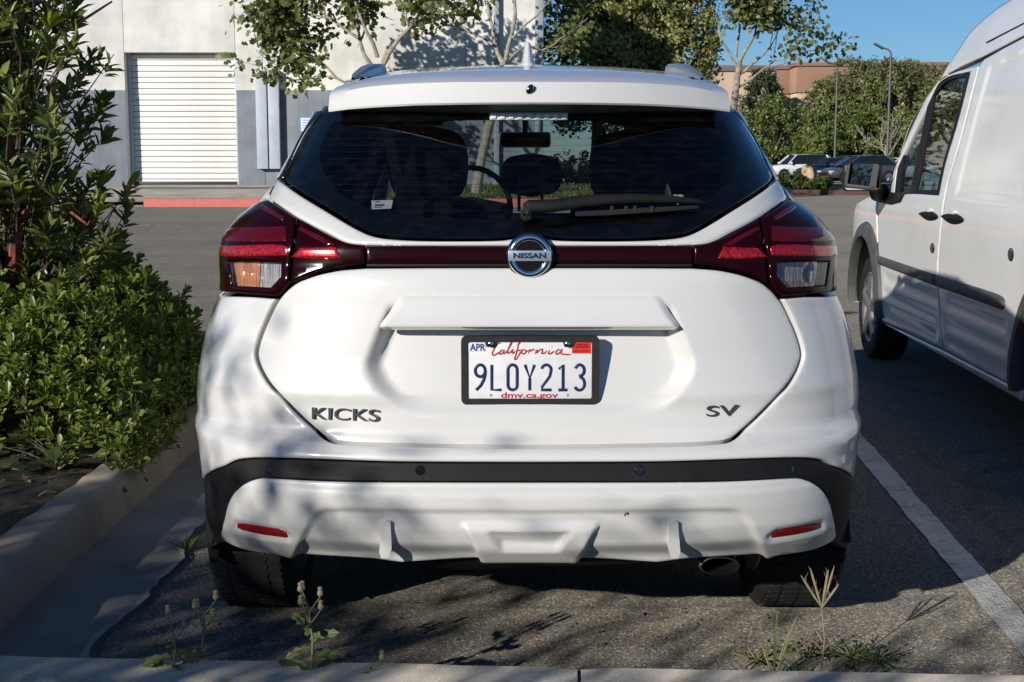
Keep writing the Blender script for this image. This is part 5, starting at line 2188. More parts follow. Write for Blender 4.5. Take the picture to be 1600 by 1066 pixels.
G = {
    'nine': [arcp(219, 806, 28, 34, 0, -360, 24), [(247, 806)] + [(246, 830), (238, 860), (222, 890), (195, 917)]],
    'ell': [[(284, 772), (284, 916), (338, 916)]],
    'oh': [arcp(402, 800, 26, 28, 180, 360, 12) + arcp(402, 888, 26, 28, 0, 180, 12) + [(376, 800)]],
    'why': [[(472, 772), (499, 848), (526, 772)], [(499, 848), (499, 918)]],
    'two': [arcp(593, 800, 27, 28, 190, 372, 14) + [(612, 838), (590, 868), (570, 895), (566, 916), (622, 916)]],
    'one': [[(664, 796), (688, 772), (688, 916)], [(662, 916), (712, 916)]],
    'three': [arcp(782, 804, 26, 32, 200, 440, 14) + [(778, 838)], arcp(781, 880, 29, 38, 270, 510, 16)],
}
for nm, strokes in G.items():
    mb = MB()
    for s_ in strokes:
        mb.tube([pl(x, y, .0062) for x, y in s_], 9.0 * k, 8, flat=(Vector((0, 1, 0)), .32))
    mb.build('plate_character', M_NAVY, plate)
# month and year stickers
M_BLUE = simple('plate_blue', (.02, .045, .25), .5)
M_REDP = simple('plate_red', (.42, .012, .025), .5)
ms = MB().box(pl(200, 672, .0060), (96 * k, .0008, 50 * k)).build('month_sticker', simple('sticker_white', (.72, .72, .74), .4), plate)
text('sticker_text', 'APR', .0225, pl(205, 674, .0066), M_BLUE, ms, .86, .0002, .0007)
ys = MB().box(pl(791, 675, .0060), (108 * k, .0008, 64 * k)).build('year_sticker', simple('sticker_red', (.62, .035, .025), .4), plate)
text('sticker_text', '2026', .0135, pl(794, 665, .0066), simple('sticker_ink', (.04, .01, .01), .5), ys, 1.1, .0002, .0003)
mb = MB()
for i in range(14):
    mb.box(pl(748 + i * 6.5, 694, .0066), ((2 + (i * 7) % 3) * k, .0003, 11 * k))
mb.build('sticker_marks', MATS['sticker_ink'], ys, smooth=False)
# the state's name in red script
cal = [
    [(335, 652), (325, 648), (312, 660), (298, 684), (288, 706), (292, 717), (306, 714), (326, 698)],
    [(352, 690), (342, 688), (330, 700), (328, 710), (338, 710), (352, 694), (356, 686), (350, 706), (356, 708), (372, 690)],
    [(366, 704), (384, 672), (396, 650), (398, 645), (392, 650), (378, 684), (374, 702), (380, 706), (392, 694)],
    [(392, 704), (398, 690), (404, 684), (400, 700), (404, 706), (420, 692)],
    [(408, 672), (410, 669)],
    [(440, 654), (446, 644), (438, 648), (430, 680), (422, 712), (414, 740), (420, 742), (436, 720), (448, 698), (454, 690)],
    [(424, 692), (452, 688)],
    [(474, 688), (462, 686), (454, 698), (456, 708), (468, 708), (478, 696), (472, 688), (482, 694), (496, 690)],
    [(490, 708), (502, 686), (505, 693), (520, 684), (530, 690)],
    [(528, 710), (541, 687), (538, 704), (556, 687), (570, 684), (572, 692), (566, 706), (580, 706), (596, 692)],
    [(612, 688), (604, 704), (612, 709), (640, 694)],
    [(672, 688), (660, 686), (648, 700), (650, 710), (662, 708), (676, 690), (682, 684), (676, 706), (690, 712), (712, 714), (732, 712)],
    [(622, 668), (624, 665)],
]
mb = MB()
for s_ in cal:
    pts = catmull(s_, 3) + [np.array(s_[-1], float)]
    n_ = len(pts)
    mb.tube([pl(x, y, .0058) for x, y in pts], [(4.9 if 2 < i < n_ - 3 else 3.0) * k for i in range(n_)], 6, flat=(Vector((0, 1, 0)), .25))
mb.build('state_lettering', M_REDP, plate, sharp=None)
text('web_lettering', 'dmv.ca.gov', .0185, pl(497, 948, .0060), M_REDP, plate, 1.62, .0002, .0004)

# ---- wiper
wp = [S1(0, 343, .02)]
piv = S1(4, 343, .016)
piv.x -= .012
MB().lathe([(.016, .02), (.016, -.004), (.012, -.010), (.003, -.012)], piv, 'Y', 20).build('wiper_pivot', BLACKP, CAR)
arm = [(-10, 340, 11, .026), (-2, 336, 12, .030), (40, 334, 11, .030), (80, 328, 11, .030), (120, 324, 9, .028), (170, 322, 8, .026), (220, 322.5, 6.5, .024), (262, 324.5, 3.5, .020), (272, 325, 1.5, .018)]
rows = []
for dx, py, hw, of in arm:
    c = S1(max(dx, 0), py, of)
    c.x += (min(dx, 0)) / 660
    nn = Vector((0, -.82, .57))
    up = Vector((0, .57, .82))
    r_ = hw / 660
    rows.append([c + up * (r_ * math.cos(a)) + nn * (min(.012, r_) * math.sin(a)) for a in np.linspace(0, 2 * math.pi, 13)[:-1]])
mb = MB().grid(rows, closed=True)
mb.f.append(tuple(range(11, -1, -1)))
wo = mb.build('wiper_arm', BLACKP, CAR, sharp=50)
mb = MB().tube([piv + Vector((0, -.008, 0)), S1(0, 333, .034)], [.013, .011], 10)
mb.build('wiper_knuckle', BLACKP, CAR)
bp = [S1(d, y, .012) for d, y in ((72, 340), (120, 338), (170, 335), (220, 332), (262, 329))]
mb = MB().tube(bp, [.006, .007, .007, .006, .004], 6)
for d in (128, 150, 164, 190):
    mb.box(S1(d, 334, .016), (.008, .008, .016), bev=.002)
mb.build('wiper_blade', RUBBER, wo)

# ---- flank, doors, glasshouse, nose
FYN = 7.25
for sgn in (1, -1):
    f = (lambda h: h) if sgn > 0 else mir
    sa = side_a
    arc2 = [(sa(3.82 + .44 * math.cos(R(a)), .5), .345 + .44 * math.sin(R(a))) for a in range(88, -5, -8)]
    arc1 = [(sa(6.43 + .42 * math.cos(R(a)), .5), .345 + .42 * math.sin(R(a))) for a in range(184, -5, -8)]
    pnl = [(sa(3.83, zl), zl - .002)] + [(sa(3.83, .76), .76)] + arc2 + [(sa(4.3, .3), .27)] + [(sa(5.9, .3), .27)] + arc1 + [(sa(6.98, .4), .3), (sa(7.1, .6), .5), (sa(7.05, .8), .80), (sa(6.9, .9), .93), (sa(6.2, 1.0), 1.0), (sa(5.0, 1.0), zl + .01)]
    panel('side_panel', f(np.array(pnl)), Smap, PAINT, CAR, gap=.001, r=.004, grid=.05, thick=.02)
    qp = half(('s', [452, 398, 345, 318], .058), ('p', [(404.5, 306)]), ('s', [290], .02), ('a', [(A_ + .1, zat(288)), (sa(4.25, 1.12), zat(300)), (sa(5.05, 1.0), 1.035), (sa(5.05, zl), zl + .002), (sa(3.82, zl), zl + .002), (A_ + .03, zl + .002)]))
    panel('quarter_panel', f(qp), Smap, PAINT, CAR, gap=.001, r=.003, grid=.04, thick=.02)
    panel('front_wing_top', f(np.array([(sa(5.06, zl), zl + .012), (sa(6.1, 1.0), .985), (sa(6.1, 1.0), 1.03), (sa(5.06, 1.03), 1.035)])), Smap, PAINT, CAR, gap=.001, r=.003, grid=.04, thick=.02)
    # side windows and pillars
    zt_ = 1.44
    b0 = zat(290) + .004
    win_r = [(sa(3.98, 1.2), zat(292)), (sa(4.98, 1.0), 1.05), (sa(4.98, 1.4), zt_), (sa(4.1, 1.4), zt_)]
    win_f = [(sa(5.06, 1.05), 1.05), (sa(6.1, 1.0), 1.045), (sa(5.72, 1.4), 1.36), (sa(5.5, 1.4), zt_), (sa(5.06, 1.4), zt_)]
    panel('side_window', f(np.array(win_r)), Smap, GL, CAR, gap=.001, r=0, grid=.1, thick=.004)
    panel('side_window', f(np.array(win_f)), Smap, GLC, CAR, gap=.001, r=0, grid=.1, thick=.004)
    panel('side_pillar', f(np.array([(sa(4.98, 1.05), 1.04), (sa(5.06, 1.05), 1.04), (sa(5.06, 1.4), zt_), (sa(4.98, 1.4), zt_)])), Smap, BLACKG, CAR, gap=0, r=0, grid=.05, thick=.05)
    panel('side_pillar', f(np.array([(A_ + .09, zat(284)), (sa(3.98, 1.2), zat(290)), (sa(4.2, 1.4), zt_), (sa(4.02, 1.4), zt_), (A_ + .06, zt_ - .17)])), Smap, BLACKG, CAR, gap=0, r=0, grid=.05, thick=.05)
    rs = MB()
    tpts = [[(CXO + sgn * (float(np.interp(zt_, ZG, WT)) + .003), Y, zt_ - .01), (CXO + sgn * float(np.interp(Y, [3.66, 3.9, 4.3], [.50, .525, .55])), Y, 1.482), (CXO + sgn * float(np.interp(Y, [3.66, 3.9, 4.3], [.485, .51, .53])), Y, 1.502)] for Y in np.linspace(4.0, 5.6, 12)]
    rs.grid(tpts).build('roof_side', PAINT, CAR)
    ap = MB().tube([(CXO + sgn * .52, 5.66, 1.49), (CXO + sgn * .60, 6.0, 1.27), (CXO + sgn * .67, 6.34, 1.04)], [.035, .035, .04], 8)
    ap.build('front_pillar', BLACKG, CAR)
    # interior pillar lining seen through the glass
    ln2 = MB()
    ln2.grid([[(CXO + sgn * .60, Y, 1.02), (CXO + sgn * (.60 - .05 * q_), Y + .10, 1.2), (CXO + sgn * (.50 - .04 * q_), Y + .2, 1.42), (CXO + sgn * .44, Y + .22, 1.5)] for q_, Y in ((0, 3.42), (1, 3.6), (1, 3.85), (.2, 4.0), (.2, 4.3), (.2, 4.62))])
    ln2.build('pillar_lining', simple('lining_grey', (.004, .004, .005), .95, spec=.05), CAR)
    MB().tube([(CXO + sgn * .68, 5.02, .95), (CXO + sgn * .60, 5.03, 1.2), (CXO + sgn * .50, 5.04, 1.42), (CXO + sgn * .42, 5.04, 1.475)], [.07, .06, .05, .04], 8).build('belt_pillar_lining', MATS['lining_grey'], CAR)
    MB().tube([(CXO + sgn * .50, 4.95, 1.42), (CXO + sgn * .46, 4.98, 1.2), (CXO + sgn * .40, 5.02, .9)], .022, 6, flat=(Vector((0, 1, 0)), .1)).build('seat_belt', simple('belt_web', (.010, .010, .011), .9, spec=.05), CAR)
    # wheels
    for wy in (3.82, 6.43):
        x0 = CXO + sgn * .755
        w_ = MB()
        w_.lathe([(.20, -.10), (.225, -.105), (.232, -.09), (.232, .09), (.225, .105), (.20, .10)] if sgn < 0 else [(.20, -.10), (.225, -.105), (.232, -.09), (.232, .09), (.225, .105), (.20, .10)], (x0, wy, .325), 'X', 32)
        for q_ in range(5):
            a = q_ * 2 * math.pi / 5
            w_.tube([(x0 + sgn * .085, wy, .325), (x0 + sgn * .10, wy + .12 * math.cos(a), .325 + .12 * math.sin(a)), (x0 + sgn * .095, wy + .21 * math.cos(a), .325 + .21 * math.sin(a))], [.05, .03, .035], 8, flat=(Vector((1, 0, 0)), .5))
        wh = w_.build('wheel', simple('alloy', (.38, .38, .39), .3, .9), CAR)
        ty = MB().lathe([(.225, -.098), (.27, -.112), (.305, -.109), (.322, -.094), (.3265, -.06), (.328, 0), (.3265, .06), (.322, .094), (.305, .109), (.27, .112), (.225, .098)], (x0, wy, .325), 'X', 64)
        ty.f = ty.f[:-2]
        tyo = ty.build('tyre', RUBBER, wh)
        tr_ = MB()
        for q_ in range(72):
            a = q_ * 2 * math.pi / 72
            for xa, xb, sk in ((-.088, -.056, .02), (.056, .088, -.02), (-.05, -.006, .015), (.006, .05, -.015)):
                M_ = Matrix.Rotation(-a, 4, 'X')
                tr_.box((x0 + (xa + xb) / 2, wy + .326 * math.sin(a), .325 + .326 * math.cos(a)), (xb - xa, .0215, .006), M=M_ @ Matrix.Rotation(sk * 12, 4, 'Z'))
        o_ = tr_.build('tread_blocks', RUBBER, wh, smooth=False, fix=False)
        o_['kind'] = 'stuff'
    # arch flare over the rear wheel
    for wy, rr_ in ((3.82, .40), (6.43, .40)):
        rows = []
        for a in range(-6, 187, 8):
            ca, sa_ = math.cos(R(a)), math.sin(R(a))
            z_ = .345 + rr_ * sa_
            xw = float(np.interp(max(z_, .3), ZG, WT))
            rows.append([(CXO + sgn * (xw - .12), wy + (rr_ - .02) * ca, .345 + (rr_ - .02) * sa_), (CXO + sgn * (xw - .06), wy + (rr_ - .02) * ca, .345 + (rr_ - .02) * sa_), (CXO + sgn * (xw - .035), wy + rr_ * ca, z_), (CXO + sgn * (xw - .03), wy + (rr_ + .045) * ca, .345 + (rr_ + .045) * sa_), (CXO + sgn * (xw - .05), wy + (rr_ + .05) * ca, .345 + (rr_ + .05) * sa_)])
        MB().grid(rows).build('arch_trim', BLACKP, CAR)
    # door mirror
    mx = CXO + sgn * .93
    MB().box((mx, 5.95, 1.07), (.2, .14, .14), bev=.045).build('door_mirror', PAINT, CAR)
    for y_ in (4.75, 5.1):
        MB().box((CXO + sgn * (float(np.interp(.93, ZG, WT)) + .012), y_, .93), (.03, .17, .03), bev=.01).build('door_handle', PAINT, CAR)
# bonnet, nose and windscreen
rows = []
for Y, zc, w, ed in ((6.30, 1.035, .70, .05), (6.5, 1.03, .735, .06), (6.8, .995, .74, .07), (7.05, .93, .70, .08), (7.16, .85, .66, .06), (7.22, .7, .64, .02), (7.24, .5, .64, .0), (7.18, .32, .62, 0)):
    rows.append([(CXO + t * w, Y - .22 * abs(t) ** 3 * (Y > 6.9), zc - ed * abs(t) ** 3) for t in np.linspace(-1, 1, 31)])
MB().grid(rows).build('bonnet', PAINT, CAR, sharp=50)
MB().grid([[(CXO + t * (.52 + .15 * q_), 5.72 + .62 * q_ - .10 * t * t, 1.505 - .465 * q_ - .04 * t * t * (1 - q_)) for t in np.linspace(-1, 1, 13)] for q_ in (0, .5, 1)]).build('windscreen', GLC, CAR)
# cabin
MB().box((CXO, 4.9, .40), (1.36, 3.0, .06)).build('cabin_floor', DARKIN, CAR)
for sgn in (1, -1):
    MB().box((CXO + sgn * .69, 4.9, .68), (.05, 3.0, .62)).build('door_lining', DARKIN, CAR)
MB().box((CXO, 3.62, .93), (1.2, .62, .03), bev=.01).build('parcel_shelf', DARKIN, CAR)
MB().box((CXO, 6.15, .92), (1.3, .42, .20), bev=.06).build('dashboard', DARKIN, CAR)
M_SEAT = simple('seat_fabric', (.006, .006, .007), .95, spec=.05, bmp=.3, bscale=200, bdist=.001)


def padded(c, s, rows_=10, pw=3.2):
    """rounded cushion"""
    mb = MB()
    rr_ = []
    for i in range(rows_ + 1):
        v = -1 + 2 * i / rows_
        k_ = (1 - abs(v) ** pw) ** (1 / pw)
        ring_ = []
        for j in range(24):
            a = 2 * math.pi * j / 24
            ca, sa_ = math.cos(a), math.sin(a)
            r_ = 1 / (abs(ca) ** pw + abs(sa_) ** pw) ** (1 / pw)
            ring_.append((c[0] + s[0] * .5 * r_ * ca * max(.05, k_), c[1] + s[1] * .5 * r_ * sa_ * max(.25, k_), c[2] + s[2] * .5 * v))
        rr_.append(ring_)
    mb.grid(rr_, closed=True)
    mb.f += [tuple(range(23, -1, -1)), tuple(range(rows_ * 24, rows_ * 24 + 24))]
    return mb


mb = padded((CXO, 4.45, .76), (1.28, .18, .62))
mb.build('rear_seat_back', M_SEAT, CAR, sharp=None)
for px0, px1, pt_, pb_, Y in ((606, 732, 200, 330, 5.15), (921, 1043, 205, 330, 5.15)):
    a, b = at(px0, pt_, Y), at(px1, pb_, Y)
    cx_ = (a.x + b.x) / 2
    w = b.x - a.x
    st_ = padded((cx_, Y, a.z - .14), (w, .13, .30), 12, 2.8).build('headrest', M_SEAT, CAR, sharp=None)
    padded((cx_, Y + .02, .83), (.50, .16, .70), 10, 3.5).build('seat_back', M_SEAT, CAR, sharp=None)
    padded((cx_, Y + .25, .58), (.52, .55, .2), 8, 3.5).build('seat_cushion', M_SEAT, CAR, sharp=None)
a, b = at(782, 239, 4.42), at(879, 308, 4.42)
hr = padded(((a.x + b.x) / 2, 4.42, (a.z + b.z) / 2), (b.x - a.x, .10, a.z - b.z), 12, 2.6).build('headrest', M_SEAT, CAR, sharp=None)
for px in (811, 847):
    p0, p1 = at(px, 272, 4.365), at(px, 330, 4.40)
    MB().tube([p0, p1], .0055, 8).build('headrest_post', simple('post_steel', (.5, .5, .5), .3, .8), hr)
a, b = at(780, 206, 5.66), at(861, 231, 5.66)
mb = MB().box(((a.x + b.x) / 2, 5.66, (a.z + b.z) / 2), (b.x - a.x, .04, a.z - b.z), bev=.018)
mb.tube([((a.x + b.x) / 2, 5.68, a.z - .02), ((a.x + b.x) / 2, 5.74, a.z + .06)], .012, 8)
mb.build('inner_mirror', BLACKG, CAR)
a, b = at(643, 184, 5.7), at(693, 197, 5.7)
MB().box(((a.x + b.x) / 2, 5.68, (a.z + b.z) / 2), (b.x - a.x, .02, a.z - b.z), bev=.004).build('sun_visor', DARKIN, CAR)
c = at(735, 325, 5.75)
mb = MB()
mb.tube([c + Vector((.17 * math.cos(a), .05 * math.sin(a), .17 * math.sin(a))) for a in np.linspace(0, 2 * math.pi, 29)], .013, 8, cap=False)
mb.tube([c + Vector((-.16, 0, 0)), c, c + Vector((.16, 0, 0))], [.02, .05, .02], 8)
mb.build('steering_wheel', DARKIN, CAR)
# bug splat on the apron
c = S1(152, 803.5, -.004)
mb = MB()
for i in range(7):
    mb.box(c + Vector((random.gauss(0, .0025), -.001, random.gauss(0, .0025))), (.003, .003, .0035), M=Matrix.Rotation(i, 4, 'Y'))
mb.build('bug_splat', simple('bug_brown', (.12, .09, .05), .9), CAR, smooth=False)
# ================================================================== THE WHITE VAN AT THE RIGHT
VO = np.array([2.25, 8.11])
va = math.atan2(.154, 2.59)
VU = np.array([math.sin(va), math.cos(va)])
VN = np.array([math.cos(va), -math.sin(va)])           # into the van
VW = 1.82
VAN = empty('van', (VO[0], VO[1], 0), 'white panel van with black door handles and mirror, parked right of the hatchback', 'van')
VPAINT = car_paint('van_white_paint', (.76, .76, .745), .8, .36, .7)
VTRIM = simple('van_grey_plastic', (.075, .073, .070), .6, var=.35, vscale=8)
_nz = ([0, .28, .34, .45, .95, 1.05, 1.3, 1.6, 1.85, 2.0, 2.12, 2.22, 2.3], [.05, .03, .008, 0, 0, .006, .045, .105, .17, .225, .31, .46, .7])
ZV = np.linspace(0, 2.4, 600)
NV = np.convolve(np.pad(np.interp(ZV, *_nz), 10, mode='edge'), np.ones(21) / 21, 'valid')


def vn(u, z):
    n = np.interp(z, ZV, NV)
    k = np.clip(u - .75, 0, None)
    return n + .16 * k ** 2 + .55 * np.clip(u - 1.12, 0, None) ** 1.5


def Vpos(Q):
    Q = np.asarray(Q, float)
    u, z = Q[:, 0], Q[:, 1]
    n = vn(u, z)
    return np.stack([VO[0] + VU[0] * u + VN[0] * n, VO[1] + VU[1] * u + VN[1] * n, z], 1)


def Vmap(Q):
    e = 2e-3
    Q = np.asarray(Q, float)
    n = np.cross(Vpos(Q + [0, e]) - Vpos(Q - [0, e]), Vpos(Q + [e, 0]) - Vpos(Q - [e, 0]))
    n /= np.maximum(np.linalg.norm(n, axis=1), 1e-12)[:, None]
    return Vpos(Q), n


def Vinv(pts):
    out = []
    for px, py in np.asarray(pts, float)[:, :2]:
        d = ray(px, py)
        n = 0.0
        for _ in range(40):
            a = np.array([VO[0] + VN[0] * n, VO[1] + VN[1] * n])
            # d.xy * t = a + VU * u
            t, u = np.linalg.solve(np.array([[d[0], -VU[0]], [d[1], -VU[1]]]), a)
            z = CAMH + d[2] * t
            n = .6 * n + .4 * float(vn(u, z))
        out.append((u, z))
    return np.array(out)


vp = lambda pts, closed=True: Vinv(path(pts, 8, closed))


def V3(u, n, z):
    return Vector((VO[0] + VU[0] * u + VN[0] * n, VO[1] + VU[1] * u + VN[1] * n, z))


UA, UB = .56, -3.05              # axles
# roof edge and windscreen pillar as seen
ALN = Vinv(path([(1391, 288), (1410, 245), (1440, 183), (1465, 131), (1480, 103), (1497, 79), (1516, 51), (1544, 24), (1575, 2), (1620, -22), (1680, -46), (1760, -70)], 10))
door = vp([(1371, 330), (1373, 400), (1378.5, 501, 'c'), (1472.5, 545, 'c'), (1464.5, 437), (1470, 350), (1477, 300), (1499, 222), (1529, 103, 'c'), (1500, 110), (1474, 122), (1452, 150), (1420, 215), (1399, 268), (1389, 303, 'c'), (1373, 309, 'c')])
wout = vp([(1396, 308), (1403, 256), (1423, 193), (1456, 142), (1478, 122), (1516.5, 112, 'c'), (1497, 189), (1477, 256), (1467, 305, 'c'), (1418, 303)])
rib0, rib1 = .335, .62


def rib_disp(u0, u1):
    def fn(W):
        u, z = W[:, 0], W[:, 1]
        m = sstep((z - rib0) / .03) * sstep((rib1 - z) / .03) * sstep((u - u0) / .10) * sstep((u1 - u) / .10)
        w = .5 - .5 * np.cos(2 * math.pi * np.clip((z - rib0) / (rib1 - rib0), 0, 1) * 3)
        return -.009 * m * w ** .8
    return fn


ud0, ud1 = float(Vinv([(1470, 480)])[0, 0]), float(Vinv([(1376, 470)])[0, 0])
panel('front_door', door, Vmap, VPAINT, VAN, gap=.0024, r=.0015, grid=.022, thick=.006, holes=[inset(wout if area2(wout) > 0 else wout[::-1], -.002)], disp=rib_disp(ud0 + .03, ud1 - .05))
SR = -2.62
sl_ = np.concatenate([vp([(1530.5, 103), (1500.5, 222), (1478.5, 300), (1471.5, 350), (1466, 437), (1474, 546)], False), np.array([[SR + .02, .335], [SR, .5], [SR - .06, .72], [SR - .2, .86]]), Vinv([(1720, 10), (1600, 58.5), (1566, 76.5), (1538, 92.5)])])
recp = np.concatenate([vp([(1545, 103), (1518, 200), (1492, 307)], False), Vinv([(1600, 316), (1720, 330), (1720, 40), (1600, 76)])])
if area2(recp) < 0:
    recp = recp[::-1]


def sl_disp(W):
    return rib_disp(SR + .14, ud0 - .06)(W) - .009 * sstep(np.where(inside(W, recp), dpoly(W, recp), 0) / .012)


panel('sliding_door', sl_, Vmap, VPAINT, VAN, gap=.0024, r=.0015, grid=.022, thick=.006, disp=sl_disp)
rs_ = np.concatenate([ALN[[i for i in range(len(ALN)) if ALN[i, 1] > 1.80]], Vinv([(1760, 0), (1720, 8), (1600, 55), (1566, 73), (1536, 88.5), (1500, 105), (1480, 116)])])
panel('roof_side', rs_, Vmap, VPAINT, VAN, gap=.002, r=.005, grid=.03, thick=.03)
pil = np.concatenate([ALN[[i for i in range(len(ALN)) if ALN[i, 1] <= 1.83]], Vinv(path([(1479, 117), (1474, 119), (1451, 147), (1418, 213), (1397, 266), (1387, 303)], 8))])
panel('windscreen_pillar', pil, Vmap, VPAINT, VAN, gap=.0015, r=.004, grid=.03, thick=.05)
# body side behind the sliding door
rq = np.array([[SR - .006, .62], [SR - .07, .74], [SR - .2, .88], [SR - .3, 1.9], [-4.2, 1.9], [-4.2, .4], [UB - .53, .4]] + [[UB + .53 * math.cos(R(a)), .34 + .53 * math.sin(R(a))] for a in range(170, 20, -10)])
panel('body_side', rq, Vmap, VPAINT, VAN, gap=.002, r=.005, grid=.06, thick=.03)
# wing with its wheel arch
arcf = [(UA + .515 * math.cos(R(a)), .35 + .515 * math.sin(R(a))) for a in range(178, 8, -6)]
wing = np.concatenate([np.array([[-.005, .36]]), Vinv([(1377.0, 498), (1371.5, 400), (1369.5, 330), (1371, 310), (1386, 304), (1388, 290)]), np.array([[.30, 1.075], [.62, 1.04], [.98, .985], [1.22, .90], [1.33, .72], [1.32, .45], [UA + .53, .38]]), np.array(arcf[::-1])])
panel('front_wing', wing, Vmap, VPAINT, VAN, gap=.002, r=.003, grid=.03, thick=.006)
panel('sill', np.concatenate([Vinv([(1378, 503), (1474, 548)]), np.array([[SR, .333], [SR, .285], [-.01, .285]])]), Vmap, VPAINT, VAN, gap=.002, r=.008, grid=.04, thick=.05, off=.006)
rows = []
for z in np.linspace(.36, 1.06, 8):
    Q = np.stack([np.linspace(SR + .1, .03, 60), np.full(60, z)], 1)
    P, n = Vmap(Q)
    rows.append([tuple(p) for p in P - n * .036])
MB().grid(rows).build('door_lining', DARKIN, VAN, fix=False)  # dark sheet added behind both doors so their seams look shaded
rows = []
for z in np.linspace(1.62, 2.02, 7):
    Q = np.stack([np.linspace(SR - .2, float(np.interp(z, ALN[:, 1], ALN[:, 0])) - .06, 40), np.full(40, z)], 1)
    P, n = Vmap(Q)
    rows.append([tuple(p) for p in P - n * .03])
MB().grid([[r_[i] for i in range(40) if True] for r_ in rows[3:]]).build('roof_lining', DARKIN, VAN, fix=False)
# arch flares, wheels
for ua in (UA, UB):
    rows = []
    for a in range(-3, 184, 6):
        ca, sa_ = math.cos(R(a)), math.sin(R(a))
        rows.append([V3(ua + r_ * ca, float(vn(ua + r_ * ca, max(.3, .35 + r_ * sa_))) + nn, .35 + r_ * sa_) for r_, nn in ((.435, .02), (.436, -.012), (.445, -.034), (.48, -.036), (.525, -.020), (.54, .004), (.54, .03))])
    MB().grid(rows).build('arch_flare', VTRIM, VAN)
    well = MB()
    rows = []
    for a in range(-3, 184, 9):
        rows.append([V3(ua + .44 * math.cos(R(a)), nn, .35 + .44 * math.sin(R(a))) for nn in (.015, .4)])
    well.grid(rows)
    well.f.append(tuple(2 * i + 1 for i in range(len(rows))))
    well.build('wheel_well', BLACKP, VAN)
    for nn, sg in ((.13, 1), (VW - .13, -1)):
        c = V3(ua, nn, .335)
        Mx = Matrix.Translation(c) @ Matrix.Rotation(math.pi - va if sg > 0 else -va, 4, 'Z')
        def tf(mb):
            mb.v = [tuple(Mx @ Vector(v)) for v in mb.v]
            return mb
        w_ = MB()
        w_.lathe([(.225, -.09), (.235, -.095), (.235, .092), (.222, .098), (.205, .085), (.19, .055)], (0, 0, 0), 'X', 36)
        for q_ in range(5):
            a = q_ * 2 * math.pi / 5 + .3
            w_.tube([(.085, .03 * math.cos(a), .03 * math.sin(a)), (.09, .13 * math.cos(a), .13 * math.sin(a)), (.083, .205 * math.cos(a), .205 * math.sin(a))], [.05, .045, .055], 10, flat=(Vector((1, 0, 0)), .4))
        w_.lathe([(.055, .07), (.05, .105), (.02, .11)], (0, 0, 0), 'X', 20)
        wh = tf(w_).build('wheel', simple('van_alloy', (.36, .35, .33), .38, .85, var=.35, vscale=9), VAN)
        ty = MB().lathe([(.226, -.092), (.28, -.108), (.318, -.1), (.334, -.08), (.337, 0), (.334, .08), (.318, .1), (.28, .108), (.226, .094)], (0, 0, 0), 'X', 48)
        ty.f = ty.f[:-2]
        tf(ty).build('tyre', RUBBER, wh)
# rubbing strips, handles, locks, side lamp
tr1 = Vinv(path([(1373, 399.5), (1462.5, 429.5, 'c'), (1462.5, 447, 'c'), (1373.5, 413, 'c')], 10, True))
tr2 = Vinv(path([(1465, 430.3), (1567, 464), (1571, 470), (1571, 480), (1567, 484.5, 'c'), (1465, 448, 'c')], 10, True))
for q in (tr1, tr2):
    panel('rubbing_strip', q, Vmap, VTRIM, VAN, gap=0, r=.014, grid=.02, thick=.03, off=.016)
for x0, x1, y0, y1 in ((1440, 1465, 327, 348), (1475, 1505, 330, 354)):
    a = Vinv([(x0, (y0 + y1) / 2), (x1, (y0 + y1) / 2), ((x0 + x1) / 2, y0), ((x0 + x1) / 2, y1)])
    cu_, cz_ = (a[0, 0] + a[1, 0]) / 2, (a[2, 1] + a[3, 1]) / 2
    hw, hh__ = abs(a[0, 0] - a[1, 0]) / 2, abs(a[2, 1] - a[3, 1]) / 2
    # dished cup, pull bar across it
    cup = [(cu_ + hw * math.cos(t) * (1 + .12 * math.cos(2 * t)), cz_ + hh__ * .8 * math.sin(t)) for t in np.linspace(0, 2 * math.pi, 33)[:-1]]
    ho = panel('handle_cup', np.array(cup), Vmap, BLACKP, VAN, gap=0, r=.008, grid=.02, thick=.02, off=.004)
    bar = [(cu_ + hw * .98 * math.cos(t), cz_ + hh__ * .12 + hh__ * .5 * math.sin(t)) for t in np.linspace(0, 2 * math.pi, 25)[:-1]]
    panel('door_handle', np.array(bar), Vmap, BLACKP, ho, gap=0, r=.016, grid=.02, thick=.02, off=.026)
    pt_ = [(cu_ - hw * .15, cz_ + hh__ * .5), (cu_ + hw * .35, cz_ + hh__ * .5), (cu_ + hw * .3, cz_ + hh__ * 1.05), (cu_ - hw * .25, cz_ + hh__ * 1.05)]
    panel('handle_flap', np.array(pt_), Vmap, VPAINT, ho, gap=0, r=.004, grid=.02, thick=.02, off=.012)
for x, y, rx, ry in ((1457, 388, 3.4, 8.5), (1579.5, 398, 4.6, 11)):
    e_ = Vinv([(x + rx * math.cos(t), y + ry * math.sin(t)) for t in np.linspace(0, 2 * math.pi, 25)[:-1]])
    panel('lock_cover', e_, Vmap, BLACKG, VAN, gap=0, r=.004, grid=.02, thick=.01, off=.003)
e_ = Vinv([(1364.5 + 2.6 * math.cos(t), 362 + 5.5 * math.sin(t)) for t in np.linspace(0, 2 * math.pi, 19)[:-1]])
panel('side_indicator', e_, Vmap, LAMP_AMBER, VAN, gap=0, r=.004, grid=.02, thick=.01, off=.004)
panel('roof_groove', vp([(1541, 66), (1570, 51), (1620, 26), (1700, -8), (1700, -5.5, 'c'), (1620, 28.5), (1570, 53.5), (1541, 68)]), Vmap, BLACKP, VAN, gap=0, r=0, grid=.05, thick=.002, off=.0015)
